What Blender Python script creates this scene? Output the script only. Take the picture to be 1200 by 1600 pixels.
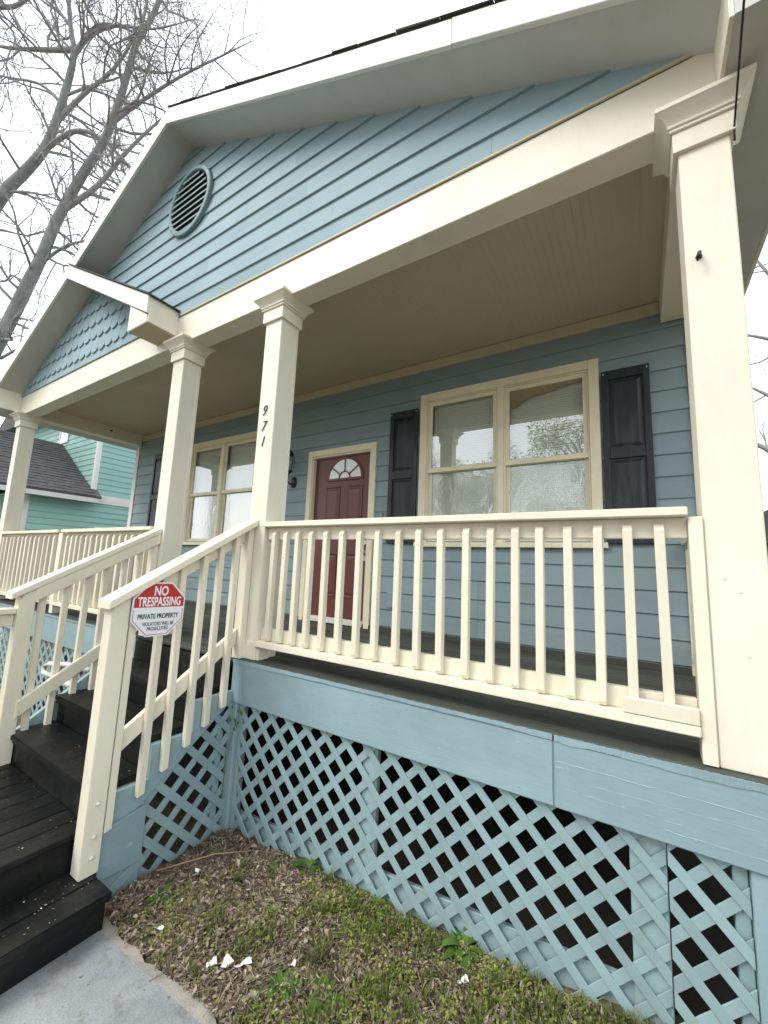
import bpy, bmesh, math, random
from mathutils import Vector, Matrix
import numpy as np
R = math.radians
random.seed(11)
rng = np.random.default_rng(11)
scene = bpy.context.scene
for o in list(bpy.data.objects):
    bpy.data.objects.remove(o)
COL = scene.collection

# ------------------------------------------------------------------ camera
cam_d = bpy.data.cameras.new('camera')
cam = bpy.data.objects.new('camera', cam_d)
COL.objects.link(cam)
yaw, pitch, roll = 0.565, 0.137, 0.041
fw = Vector((-math.sin(yaw) * math.cos(pitch), math.cos(yaw) * math.cos(pitch), math.sin(pitch)))
rt = Vector((math.cos(yaw), math.sin(yaw), 0))
up = rt.cross(fw)
r2 = rt * math.cos(roll) + up * math.sin(roll)
u2 = -rt * math.sin(roll) + up * math.cos(roll)
m = Matrix.Identity(4)
for i in range(3):
    m[i][0], m[i][1], m[i][2] = r2[i], u2[i], -fw[i]
m[0][3], m[1][3], m[2][3] = 2.556, -2.080, 0.698
cam.matrix_world = m
cam_d.sensor_fit = 'VERTICAL'
cam_d.sensor_height = 24
cam_d.sensor_width = 18
cam_d.lens = 24 * 630.17 / 1600
cam_d.clip_start = 0.02
cam_d.clip_end = 2000
scene.camera = cam
scene.render.resolution_x, scene.render.resolution_y = 768, 1024

# ------------------------------------------------------------------ sky, sun, exposure
SUN_EL, SUN_AZ = R(46), R(215)          # the hazy sun stands up and to the left, in front of the house
world = bpy.data.worlds.new('World')
scene.world = world
world.use_nodes = True
wn, wl = world.node_tree.nodes, world.node_tree.links
wn.clear()
w_out = wn.new('ShaderNodeOutputWorld')
w_bg = wn.new('ShaderNodeBackground')
w_sky = wn.new('ShaderNodeTexSky')
w_sky.sky_type = 'NISHITA'
w_sky.sun_disc = False
w_sky.sun_elevation = SUN_EL
w_sky.sun_rotation = SUN_AZ
w_sky.air_density = 1.0
w_sky.dust_density = 3.0
w_tc = wn.new('ShaderNodeTexCoord')
w_ns = wn.new('ShaderNodeTexNoise')
w_ns.inputs['Scale'].default_value = 2.2
w_ns.inputs['Detail'].default_value = 5
w_ns.inputs['Roughness'].default_value = 0.55
w_rp = wn.new('ShaderNodeValToRGB')
w_rp.color_ramp.elements[0].position = 0.30
w_rp.color_ramp.elements[0].color = (0.42, 0.42, 0.42, 1)
w_rp.color_ramp.elements[1].position = 0.58
w_rp.color_ramp.elements[1].color = (1, 1, 1, 1)
w_mx = wn.new('ShaderNodeMixRGB')
w_mx.inputs['Color2'].default_value = (8.6, 8.9, 9.1, 1)     # thin bright cloud
wl.new(w_tc.outputs['Generated'], w_ns.inputs['Vector'])
wl.new(w_ns.outputs['Fac'], w_rp.inputs['Fac'])
wl.new(w_rp.outputs['Color'], w_mx.inputs['Fac'])
wl.new(w_sky.outputs['Color'], w_mx.inputs['Color1'])
wl.new(w_mx.outputs['Color'], w_bg.inputs['Color'])
w_bg.inputs['Strength'].default_value = 0.115
wl.new(w_bg.outputs['Background'], w_out.inputs['Surface'])

sun_d = bpy.data.lights.new('sun', 'SUN')
sun_d.energy = 1.0
sun_d.angle = R(25)
sun_d.color = (1.0, 0.96, 0.88)
sun = bpy.data.objects.new('sun', sun_d)
COL.objects.link(sun)
# Nishita: rotation 0 puts the sun at +Y and turns clockwise seen from above
sd = Vector((math.sin(SUN_AZ) * math.cos(SUN_EL), math.cos(SUN_AZ) * math.cos(SUN_EL), math.sin(SUN_EL)))
sun.rotation_euler = (-sd).to_track_quat('-Z', 'Y').to_euler()
sun.location = sd * 30

vs = scene.view_settings
vs.view_transform = 'Standard'
vs.look = 'None'
vs.gamma = 1
vs.use_curve_mapping = False
vs.exposure = 1.1
scene.render.engine = 'CYCLES'
scene.cycles.max_bounces = 8
scene.cycles.diffuse_bounces = 4
scene.cycles.transparent_max_bounces = 12

# ------------------------------------------------------------------ materials
def new_mat(name):
    mt = bpy.data.materials.new(name)
    mt.use_nodes = True
    n = mt.node_tree.nodes
    return mt, n, mt.node_tree.links, n['Principled BSDF']

def mixc(n, l, fac, a, b, mode='MIX'):
    x = n.new('ShaderNodeMixRGB')
    x.blend_type = mode
    for sock, v in (('Fac', fac), ('Color1', a), ('Color2', b)):
        if isinstance(v, bpy.types.NodeSocket):
            l.new(v, x.inputs[sock])
        elif sock == 'Fac':
            x.inputs[sock].default_value = v
        else:
            x.inputs[sock].default_value = (*v, 1)
    return x.outputs['Color']

def noise(n, l, vec, scale, detail=4, rough=0.55, stretch=None):
    t = n.new('ShaderNodeTexNoise')
    t.inputs['Scale'].default_value = scale
    t.inputs['Detail'].default_value = detail
    t.inputs['Roughness'].default_value = rough
    if stretch:
        mp = n.new('ShaderNodeMapping')
        mp.inputs['Scale'].default_value = stretch
        l.new(vec, mp.inputs['Vector'])
        vec = mp.outputs['Vector']
    l.new(vec, t.inputs['Vector'])
    return t.outputs['Fac']

def ramp(n, l, fac, stops):
    r = n.new('ShaderNodeValToRGB')
    e = r.color_ramp.elements
    while len(e) < len(stops):
        e.new(0.5)
    for i, (p, c) in enumerate(stops):
        e[i].position = p
        e[i].color = (*c, 1) if len(c) == 3 else c
    l.new(fac, r.inputs['Fac'])
    return r.outputs['Color']

def g(v):
    return (v, v, v)

def paint(name, col, rough=0.5, var=0.10, dirt=None, dirt_amt=0.5, chips=None, chip_pos=0.68, bump=0.12,
          grain=(1, 1, 1), fine=60, big=1.4, piece=0.08, spec=0.4):
    """painted or bare material: big tonal drift, dirt, chips, fine relief, per-piece shift"""
    mt, n, l, b = new_mat(name)
    tc = n.new('ShaderNodeTexCoord')
    vec = tc.outputs['Object']
    oi = n.new('ShaderNodeObjectInfo')
    va = n.new('ShaderNodeVectorMath')
    va.operation = 'ADD'
    mulv = n.new('ShaderNodeVectorMath')
    mulv.operation = 'SCALE'
    cx = n.new('ShaderNodeCombineXYZ')
    l.new(oi.outputs['Random'], cx.inputs[0])
    l.new(oi.outputs['Random'], cx.inputs[2])
    l.new(cx.outputs[0], mulv.inputs[0])
    mulv.inputs['Scale'].default_value = 37.0
    l.new(vec, va.inputs[0])
    l.new(mulv.outputs[0], va.inputs[1])
    vec = va.outputs[0]
    n1 = noise(n, l, vec, big, 5, 0.6)
    f1 = ramp(n, l, n1, [(0.3, g(1 - var)), (0.7, g(1 + var * 0.5))])
    c = mixc(n, l, 1.0, col, f1, 'MULTIPLY')
    fp = ramp(n, l, oi.outputs['Random'], [(0, g(1 - piece)), (1, g(1 + piece * 0.6))])
    c = mixc(n, l, 1.0, c, fp, 'MULTIPLY')
    if dirt:
        n2 = noise(n, l, vec, 3.5, 8, 0.7, grain)
        fd = ramp(n, l, n2, [(0.48, g(0)), (0.78, g(dirt_amt))])
        c = mixc(n, l, fd, c, dirt)
    n3 = noise(n, l, vec, fine, 3, 0.6, grain)
    hgt = n3
    if chips:
        n4 = noise(n, l, vec, 11, 9, 0.72, grain)
        fc = ramp(n, l, n4, [(chip_pos, g(0)), (chip_pos + 0.02, g(1))])
        c = mixc(n, l, fc, c, chips)
        mm = n.new('ShaderNodeMath')
        mm.operation = 'MULTIPLY_ADD'
        l.new(fc, mm.inputs[0])
        mm.inputs[1].default_value = -1.2
        l.new(n3, mm.inputs[2])
        hgt = mm.outputs[0]
    bp = n.new('ShaderNodeBump')
    bp.inputs['Strength'].default_value = bump
    bp.inputs['Distance'].default_value = 0.004
    l.new(hgt, bp.inputs['Height'])
    l.new(bp.outputs['Normal'], b.inputs['Normal'])
    l.new(c, b.inputs['Base Color'])
    rr = ramp(n, l, n1, [(0.3, g(min(1, rough + 0.1))), (0.7, g(max(0.05, rough - 0.08)))])
    l.new(rr, b.inputs['Roughness'])
    b.inputs['Specular IOR Level'].default_value = spec
    return mt

M = {}
M['cream'] = paint('cream_paint', (0.74, 0.71, 0.60), 0.42, 0.07, dirt=(0.45, 0.41, 0.31), dirt_amt=0.3, bump=0.30, grain=(1, 1, 0.3), fine=45, piece=0.03)
M['rail'] = paint('cream_rail_paint', (0.73, 0.69, 0.56), 0.45, 0.08, dirt=(0.36, 0.32, 0.24), dirt_amt=0.3, chips=(0.38, 0.33, 0.25), chip_pos=0.672, bump=0.3, grain=(1, 1, 0.25), fine=50, piece=0.06)
M['window_cream'] = paint('window_cream_paint', (0.80, 0.74, 0.55), 0.4, 0.08, dirt=(0.30, 0.25, 0.15), dirt_amt=0.3, bump=0.1, piece=0.03)
M['white'] = paint('white_fascia_paint', (0.72, 0.72, 0.68), 0.45, 0.07, dirt=(0.38, 0.37, 0.33), dirt_amt=0.25, bump=0.12, piece=0.03)
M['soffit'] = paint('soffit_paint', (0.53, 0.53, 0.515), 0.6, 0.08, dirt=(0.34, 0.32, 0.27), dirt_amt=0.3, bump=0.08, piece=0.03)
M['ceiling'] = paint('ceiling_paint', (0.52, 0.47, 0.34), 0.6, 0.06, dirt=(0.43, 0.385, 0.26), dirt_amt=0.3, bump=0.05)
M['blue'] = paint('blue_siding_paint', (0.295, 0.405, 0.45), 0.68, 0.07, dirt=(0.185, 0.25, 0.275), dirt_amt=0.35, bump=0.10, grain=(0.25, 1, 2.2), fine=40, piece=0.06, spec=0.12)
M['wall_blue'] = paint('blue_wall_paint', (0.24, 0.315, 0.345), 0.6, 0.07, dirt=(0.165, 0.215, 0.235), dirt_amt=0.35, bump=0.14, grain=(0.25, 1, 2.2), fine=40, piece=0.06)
M['fascia_blue'] = paint('blue_skirt_paint', (0.25, 0.36, 0.398), 0.5, 0.16, dirt=(0.17, 0.21, 0.21), dirt_amt=0.4, chips=(0.34, 0.42, 0.42), chip_pos=0.655, bump=0.42, grain=(0.4, 1, 1.4), fine=20, piece=0.04)
M['lattice'] = paint('lattice_blue_paint', (0.255, 0.365, 0.38), 0.6, 0.12, dirt=(0.16, 0.20, 0.18), dirt_amt=0.45, chips=(0.30, 0.33, 0.30), chip_pos=0.75, bump=0.3, fine=50, piece=0.10)
M['deck'] = paint('worn_deck_paint', (0.066, 0.074, 0.063), 0.62, 0.25, dirt=(0.03, 0.03, 0.023), dirt_amt=0.7, chips=(0.13, 0.12, 0.10), chip_pos=0.71, bump=0.5, grain=(0.12, 1.2, 1), fine=40, piece=0.18, spec=0.22)
M['step'] = paint('black_step_paint', (0.0075, 0.0085, 0.0088), 0.46, 0.3, dirt=(0.05, 0.046, 0.038), dirt_amt=0.6, chips=(0.16, 0.15, 0.13), chip_pos=0.735, bump=0.5, grain=(1, 0.5, 1), fine=35, piece=0.2, spec=0.22)
M['door'] = paint('oxblood_door_paint', (0.142, 0.041, 0.037), 0.4, 0.08, bump=0.06, piece=0.0, spec=0.5)
M['shutter'] = paint('blue_black_shutter_plastic', (0.018, 0.023, 0.030), 0.42, 0.15, dirt=(0.10, 0.12, 0.14), dirt_amt=0.45, bump=0.12, grain=(4, 1, 0.5), fine=30, piece=0.05)
M['black'] = paint('black_metal', (0.012, 0.012, 0.013), 0.35, 0.1, bump=0.05)
M['crawl_shade'] = paint('crawl_shade_colour', (0.030, 0.025, 0.02), 0.95, 0.3, bump=0.8, fine=30)  # near-black colour stands in for the shade below the deck
M['numeral'] = paint('weathered_numeral', (0.045, 0.045, 0.05), 0.4, 0.2, bump=0.05)
M['vent'] = paint('vent_paint', (0.150, 0.235, 0.255), 0.6, 0.08, dirt=(0.11, 0.15, 0.15), dirt_amt=0.5, bump=0.1)
M['steel'] = paint('satin_nickel', (0.55, 0.52, 0.47), 0.3, 0.05, bump=0.03)
M['steel'].node_tree.nodes['Principled BSDF'].inputs['Metallic'].default_value = 0.9
M['blind'] = paint('white_blind', (0.74, 0.77, 0.70), 0.5, 0.05, bump=0.02)
M['film'] = paint('brown_torn_film', (0.34, 0.27, 0.14), 0.5, 0.3, bump=0.6, fine=12)
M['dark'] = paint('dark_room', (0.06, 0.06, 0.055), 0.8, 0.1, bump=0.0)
M['block'] = paint('foundation_block', (0.16, 0.16, 0.15), 0.85, 0.2, dirt=(0.06, 0.055, 0.05), dirt_amt=0.6, bump=0.4)
M['teal'] = paint('teal_siding_paint', (0.29, 0.50, 0.45), 0.6, 0.06, dirt=(0.24, 0.42, 0.38), dirt_amt=0.3, bump=0.1, grain=(1, 0.25, 2), piece=0.06)
M['teal_trim'] = paint('white_trim_paint', (0.70, 0.71, 0.69), 0.5, 0.07, dirt=(0.4, 0.4, 0.37), dirt_amt=0.3, bump=0.1)
M['bark'] = paint('grey_bark', (0.27, 0.285, 0.285), 0.9, 0.3, dirt=(0.32, 0.33, 0.31), dirt_amt=0.6, bump=0.8, grain=(1, 1, 0.3), fine=14, big=2.5)  # bark lightened, haze of the bright sky put into its colour
M['twig'] = paint('grey_twig', (0.34, 0.335, 0.335), 0.9, 0.2, bump=0.2)  # paled like the bark to carry the sky haze
M['bud'] = paint('pink_brown_bud', (0.30, 0.25, 0.235), 0.8, 0.2, bump=0.0)
M['bare_wood'] = paint('bare_wood', (0.33, 0.22, 0.12), 0.7, 0.2, dirt=(0.18, 0.12, 0.07), dirt_amt=0.4, bump=0.3, grain=(1, 1, 0.15))
M['pipe'] = paint('white_pvc', (0.60, 0.62, 0.60), 0.35, 0.08, dirt=(0.3, 0.3, 0.26), dirt_amt=0.4, bump=0.05)
M['paper'] = paint('white_paint_flake', (0.78, 0.77, 0.72), 0.7, 0.1, dirt=(0.4, 0.36, 0.28), dirt_amt=0.4, bump=0.3)
M['sign_white'] = paint('sign_white', (0.74, 0.76, 0.80), 0.3, 0.03, bump=0.0, piece=0)
M['sign_red'] = paint('sign_red', (0.42, 0.022, 0.03), 0.3, 0.04, bump=0.0, piece=0)
M['sign_black'] = paint('sign_black', (0.012, 0.013, 0.02), 0.3, 0.04, bump=0.0, piece=0)
M['sign_letter'] = paint('sign_letter_white', (0.82, 0.82, 0.84), 0.3, 0.02, bump=0.0, piece=0)
M['asphalt'] = paint('asphalt', (0.16, 0.155, 0.15), 0.9, 0.2, bump=0.6, fine=120)

def glass_mat(name, refl, wav, wscale, tint=(0.985, 1.0, 0.99)):
    mt, n, l, b = new_mat(name)
    n.remove(b)
    out = n['Material Output']
    tr = n.new('ShaderNodeBsdfTransparent')
    tr.inputs['Color'].default_value = (*tint, 1)
    gl = n.new('ShaderNodeBsdfGlossy')
    gl.inputs['Roughness'].default_value = 0.015
    gl.inputs['Color'].default_value = (0.95, 0.97, 1, 1)
    fr = n.new('ShaderNodeFresnel')
    fr.inputs['IOR'].default_value = 1.5
    ad = n.new('ShaderNodeMath')
    ad.operation = 'MULTIPLY_ADD'
    ad.inputs[1].default_value = 1.0
    ad.inputs[2].default_value = refl
    ad.use_clamp = True
    l.new(fr.outputs[0], ad.inputs[0])
    mx = n.new('ShaderNodeMixShader')
    ge = n.new('ShaderNodeNewGeometry')          # each pane reflects once, on the face the ray meets first
    inv = n.new('ShaderNodeMath')
    inv.operation = 'SUBTRACT'
    inv.inputs[0].default_value = 1.0
    l.new(ge.outputs['Backfacing'], inv.inputs[1])
    ml = n.new('ShaderNodeMath')
    ml.operation = 'MULTIPLY'
    l.new(ad.outputs[0], ml.inputs[0])
    l.new(inv.outputs[0], ml.inputs[1])
    l.new(ml.outputs[0], mx.inputs[0])
    l.new(tr.outputs[0], mx.inputs[1])
    l.new(gl.outputs[0], mx.inputs[2])
    l.new(mx.outputs[0], out.inputs['Surface'])
    tc = n.new('ShaderNodeTexCoord')
    nf = noise(n, l, tc.outputs['Object'], wscale, 4, 0.6, (1, 1, 0.6))
    bp = n.new('ShaderNodeBump')
    bp.inputs['Strength'].default_value = wav
    bp.inputs['Distance'].default_value = 0.01
    l.new(nf, bp.inputs['Height'])
    l.new(bp.outputs['Normal'], gl.inputs['Normal'])
    return mt
M['glass'] = glass_mat('window_glass', 0.20, 0.02, 3)
M['glass_film'] = glass_mat('film_covered_glass', 0.27, 0.30, 11)
M['pale_pane'] = paint('white_fanlight_glass', (0.78, 0.82, 0.84), 0.12, 0.03, bump=0.0, spec=0.8)  # even opaque pale colour for the panes
M['lamp_glass'] = glass_mat('lantern_glass', 0.10, 0.0, 3, (0.8, 0.82, 0.8))

def island_mat(name, stops, rough=0.7, trans=0.25):
    mt, n, l, b = new_mat(name)
    ge = n.new('ShaderNodeNewGeometry')
    c = ramp(n, l, ge.outputs['Random Per Island'], stops)
    tc = n.new('ShaderNodeTexCoord')
    nf = noise(n, l, tc.outputs['Object'], 3, 3)
    f = ramp(n, l, nf, [(0.3, g(0.75)), (0.7, g(1.15))])
    c = mixc(n, l, 1.0, c, f, 'MULTIPLY')
    l.new(c, b.inputs['Base Color'])
    b.inputs['Roughness'].default_value = rough
    b.inputs['Specular IOR Level'].default_value = 0.25
    if trans:
        out = n['Material Output']
        tl = n.new('ShaderNodeBsdfTranslucent')
        l.new(c, tl.inputs['Color'])
        mx = n.new('ShaderNodeMixShader')
        mx.inputs[0].default_value = trans
        l.new(b.outputs[0], mx.inputs[1])
        l.new(tl.outputs[0], mx.inputs[2])
        l.new(mx.outputs[0], out.inputs['Surface'])
    return mt
M['grass'] = island_mat('grass_blade', [(0.0, (0.065, 0.105, 0.022)), (0.45, (0.12, 0.17, 0.035)), (0.75, (0.18, 0.21, 0.055)), (1.0, (0.27, 0.235, 0.11))], 0.55, 0.3)
M['clover'] = island_mat('chickweed_leaf', [(0.0, (0.13, 0.185, 0.036)), (0.5, (0.24, 0.285, 0.065)), (1.0, (0.36, 0.37, 0.11))], 0.6, 0.3)
M['weed'] = island_mat('weed_leaf', [(0.0, (0.055, 0.13, 0.022)), (0.6, (0.09, 0.185, 0.035)), (1.0, (0.14, 0.22, 0.05))], 0.5, 0.3)
M['litter'] = island_mat('dead_leaf', [(0.0, (0.06, 0.045, 0.032)), (0.3, (0.15, 0.112, 0.08)), (0.7, (0.28, 0.22, 0.16)), (0.92, (0.42, 0.35, 0.265)), (1.0, (0.55, 0.5, 0.42))], 0.8, 0.1)
M['street_leaf'] = island_mat('spring_leaf', [(0.0, (0.10, 0.13, 0.03)), (0.5, (0.20, 0.23, 0.06)), (1.0, (0.32, 0.32, 0.11))], 0.6, 0.35)

def soil_mat():
    mt, n, l, b = new_mat('soil_and_turf')
    tc = n.new('ShaderNodeTexCoord')
    v = tc.outputs['Object']
    a = noise(n, l, v, 40, 8, 0.7)
    c1 = ramp(n, l, a, [(0.3, (0.05, 0.038, 0.027)), (0.55, (0.12, 0.09, 0.063)), (0.75, (0.20, 0.16, 0.115))])
    b2 = noise(n, l, v, 60, 6, 0.7)
    c2 = ramp(n, l, b2, [(0.3, (0.09, 0.10, 0.035)), (0.7, (0.20, 0.19, 0.085))])
    k = noise(n, l, v, 1.3, 4, 0.6)
    f = ramp(n, l, k, [(0.48, g(0.0)), (0.62, g(1.0))])
    c = mixc(n, l, f, c1, c2)
    l.new(c, b.inputs['Base Color'])
    b.inputs['Roughness'].default_value = 0.95
    bp = n.new('ShaderNodeBump')
    bp.inputs['Strength'].default_value = 0.9
    bp.inputs['Distance'].default_value = 0.02
    l.new(a, bp.inputs['Height'])
    l.new(bp.outputs['Normal'], b.inputs['Normal'])
    return mt
M['soil'] = soil_mat()

def concrete_mat():
    mt, n, l, b = new_mat('path_concrete')
    tc = n.new('ShaderNodeTexCoord')
    v = tc.outputs['Object']
    a = noise(n, l, v, 2.2, 8, 0.7)
    c1 = ramp(n, l, a, [(0.3, (0.17, 0.19, 0.205)), (0.7, (0.33, 0.345, 0.35))])
    s = n.new('ShaderNodeTexVoronoi')
    s.inputs['Scale'].default_value = 110
    l.new(v, s.inputs['Vector'])
    f = ramp(n, l, s.outputs['Distance'], [(0.1, g(0.88)), (0.6, g(1.04))])
    c = mixc(n, l, 1.0, c1, f, 'MULTIPLY')
    d1 = noise(n, l, v, 7, 9, 0.75)
    fd = ramp(n, l, d1, [(0.50, g(0)), (0.66, g(0.75))])
    c = mixc(n, l, fd, c, (0.13, 0.12, 0.10))
    d2 = noise(n, l, v, 26, 6, 0.7)
    fd2 = ramp(n, l, d2, [(0.63, g(0)), (0.67, g(0.9))])
    c = mixc(n, l, fd2, c, (0.07, 0.06, 0.05))
    l.new(c, b.inputs['Base Color'])
    b.inputs['Roughness'].default_value = 0.8
    bp = n.new('ShaderNodeBump')
    bp.inputs['Strength'].default_value = 0.4
    bp.inputs['Distance'].default_value = 0.003
    l.new(s.outputs['Distance'], bp.inputs['Height'])
    l.new(bp.outputs['Normal'], b.inputs['Normal'])
    return mt
M['concrete'] = concrete_mat()
M['aggregate'] = paint('worn_aggregate', (0.36, 0.34, 0.30), 0.9, 0.15, dirt=(0.16, 0.13, 0.09), dirt_amt=0.8, chips=(0.10, 0.09, 0.07), chip_pos=0.66, bump=0.9, fine=90)

def roof_mat(name, a, b_):
    mt, n, l, b = new_mat(name)
    tc = n.new('ShaderNodeTexCoord')
    oi = n.new('ShaderNodeObjectInfo')
    nf = noise(n, l, tc.outputs['Object'], 5, 8, 0.75)
    c = ramp(n, l, nf, [(0.3, a), (0.7, b_)])
    nf2 = noise(n, l, tc.outputs['Object'], 160, 2)
    f = ramp(n, l, nf2, [(0.3, g(0.75)), (0.7, g(1.2))])
    c = mixc(n, l, 1.0, c, f, 'MULTIPLY')
    fp = ramp(n, l, oi.outputs['Random'], [(0, g(0.8)), (1, g(1.15))])
    c = mixc(n, l, 1.0, c, fp, 'MULTIPLY')
    l.new(c, b.inputs['Base Color'])
    b.inputs['Roughness'].default_value = 0.95
    bp = n.new('ShaderNodeBump')
    bp.inputs['Strength'].default_value = 0.5
    bp.inputs['Distance'].default_value = 0.004
    l.new(nf2, bp.inputs['Height'])
    l.new(bp.outputs['Normal'], b.inputs['Normal'])
    return mt
M['shingle'] = roof_mat('asphalt_shingle', (0.055, 0.055, 0.06), (0.13, 0.125, 0.125))
M['dark_shingle'] = roof_mat('dark_asphalt_shingle', (0.03, 0.03, 0.032), (0.075, 0.072, 0.07))

# ------------------------------------------------------------------ builders
WL = {}

def thing(name, label, cat, loc, group=None):
    o = bpy.data.objects.new(name, None)
    o.empty_display_size = 0.1
    COL.objects.link(o)
    o.location = loc
    WL[o] = Vector(loc)
    o['label'], o['category'] = label, cat
    if group:
        o['group'] = group
    return o

def tag(o, label, cat, group=None):
    o['label'], o['category'] = label, cat
    if group:
        o['group'] = group
    return o

def link(name, mesh, parent, loc, mat=None):
    o = bpy.data.objects.new(name, mesh)
    COL.objects.link(o)
    if mat:
        mesh.materials.clear()
        mesh.materials.append(mat)
    loc = Vector(loc)
    if parent is not None:
        o.parent = parent
        o.location = loc - WL[parent]
    else:
        o.location = loc
    WL[o] = loc
    return o

class MB:
    def __init__(s):
        s.v, s.f = [], []

    def add(s, vs, fs):
        k = len(s.v)
        s.v += [tuple(p) for p in vs]
        s.f += [tuple(i + k for i in q) for q in fs]
        return s

    def box(s, x0, x1, y0, y1, z0, z1):
        return s.add([(x0, y0, z0), (x1, y0, z0), (x1, y1, z0), (x0, y1, z0), (x0, y0, z1), (x1, y0, z1), (x1, y1, z1), (x0, y1, z1)],
                     [(0, 3, 2, 1), (4, 5, 6, 7), (0, 1, 5, 4), (1, 2, 6, 5), (2, 3, 7, 6), (3, 0, 4, 7)])

    def prism(s, pts, axis, a0, a1):
        """pts 2D: axis x -> (y,z), y -> (x,z), z -> (x,y); a0/a1 numbers or functions of the 2D point"""
        n = len(pts)
        vs = []
        for a in (a0, a1):
            for p in pts:
                t = a(p) if callable(a) else a
                vs.append({'x': (t, p[0], p[1]), 'y': (p[0], t, p[1]), 'z': (p[0], p[1], t)}[axis])
        fs = [tuple(range(n))[::-1], tuple(range(n, 2 * n))]
        fs += [(i, (i + 1) % n, n + (i + 1) % n, n + i) for i in range(n)]
        return s.add(vs, fs)

    def obox(s, c, ax, h):
        c = Vector(c)
        a = [Vector(q).normalized() * k for q, k in zip(ax, h)]
        vs = [c + a[0] * i + a[1] * j + a[2] * k for k in (-1, 1) for i, j in ((-1, -1), (1, -1), (1, 1), (-1, 1))]
        return s.add(vs, [(0, 3, 2, 1), (4, 5, 6, 7), (0, 1, 5, 4), (1, 2, 6, 5), (2, 3, 7, 6), (3, 0, 4, 7)])

    def tube(s, path, rad, n=8, caps=True):
        path = [Vector(p) for p in path]
        k = len(path)
        if not hasattr(rad, '__len__'):
            rad = [rad] * k
        ref = Vector((0.31, 0.87, 0.39))
        vs = []
        for i in range(k):
            d = (path[min(i + 1, k - 1)] - path[max(i - 1, 0)])
            if d.length < 1e-9:
                d = Vector((0, 0, 1))
            d.normalize()
            a = d.cross(ref)
            if a.length < 1e-3:
                a = d.cross(Vector((1, 0, 0)))
            a.normalize()
            b = d.cross(a)
            for j in range(n):
                t = 2 * math.pi * j / n
                vs.append(path[i] + (a * math.cos(t) + b * math.sin(t)) * rad[i])
        fs = [(i * n + j, i * n + (j + 1) % n, (i + 1) * n + (j + 1) % n, (i + 1) * n + j) for i in range(k - 1) for j in range(n)]
        if caps:
            fs += [tuple(range(n))[::-1], tuple((k - 1) * n + j for j in range(n))]
        return s.add(vs, fs)

    def loft(s, rings, caps=True):
        n = len(rings[0])
        vs = [p for r in rings for p in r]
        fs = [(i * n + j, i * n + (j + 1) % n, (i + 1) * n + (j + 1) % n, (i + 1) * n + j) for i in range(len(rings) - 1) for j in range(n)]
        if caps:
            fs += [tuple(range(n))[::-1], tuple((len(rings) - 1) * n + j for j in range(n))]
        return s.add(vs, fs)

    def mesh(s, name, loc, bevel=0, smooth=False, seg=1):
        me = bpy.data.meshes.new(name)
        L = Vector(loc)
        me.from_pydata([Vector(p) - L for p in s.v], [], s.f)
        bm = bmesh.new()
        bm.from_mesh(me)
        bmesh.ops.recalc_face_normals(bm, faces=bm.faces[:])
        if bevel:
            ed = [e for e in bm.edges if len(e.link_faces) == 2 and e.calc_face_angle(0) > R(25)]
            bmesh.ops.bevel(bm, geom=ed, offset=bevel, segments=seg, affect='EDGES', clamp_overlap=True)
        bm.to_mesh(me)
        bm.free()
        if smooth:
            for p in me.polygons:
                p.use_smooth = True
        return me

    def build(s, name, mat, parent=None, bevel=0, smooth=False, loc=None, seg=1):
        if loc is None:
            loc = WL[parent] if parent is not None else Vector((0, 0, 0))
        o = link(name, s.mesh(name, loc, bevel, smooth, seg), parent, loc)
        o.data.materials.append(mat)
        return o

def clip(poly, planes):
    """convex polygon clipped by half-planes a*x+b*z+c >= 0"""
    for a, b, c in planes:
        out = []
        for i in range(len(poly)):
            p, q = poly[i], poly[(i + 1) % len(poly)]
            dp, dq = a * p[0] + b * p[1] + c, a * q[0] + b * q[1] + c
            if dp >= 0:
                out.append(p)
            if (dp >= 0) != (dq >= 0):
                t = dp / (dp - dq)
                out.append((p[0] + (q[0] - p[0]) * t, p[1] + (q[1] - p[1]) * t))
        poly = out
        if len(poly) < 3:
            return []
    # drop doubled points
    res = []
    for p in poly:
        if not res or math.hypot(p[0] - res[-1][0], p[1] - res[-1][1]) > 1e-5:
            res.append(p)
    if len(res) > 2 and math.hypot(res[0][0] - res[-1][0], res[0][1] - res[-1][1]) < 1e-5:
        res.pop()
    return res if len(res) > 2 else []

def lerp_table(t, x):
    if x <= t[0][0]:
        return t[0][1]
    for (x0, y0), (x1, y1) in zip(t, t[1:]):
        if x <= x1:
            return y0 + (y1 - y0) * (x - x0) / (x1 - x0)
    return t[-1][1]

GT = [(-9, -1.30), (-3, -1.20), (0.0, -1.15), (0.9, -1.075), (1.5, -1.06), (2.15, -1.02), (2.7, -0.95), (4.2, -0.92), (9, -0.92)]
def gz(x, y):
    z = lerp_table(GT, x)
    if y < 0.2:
        z += 0.012 * math.sin(5.1 * x + 1.3) * math.sin(4.3 * y) + 0.008 * math.sin(11 * x) * math.sin(9 * y + 1)
    return z

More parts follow.
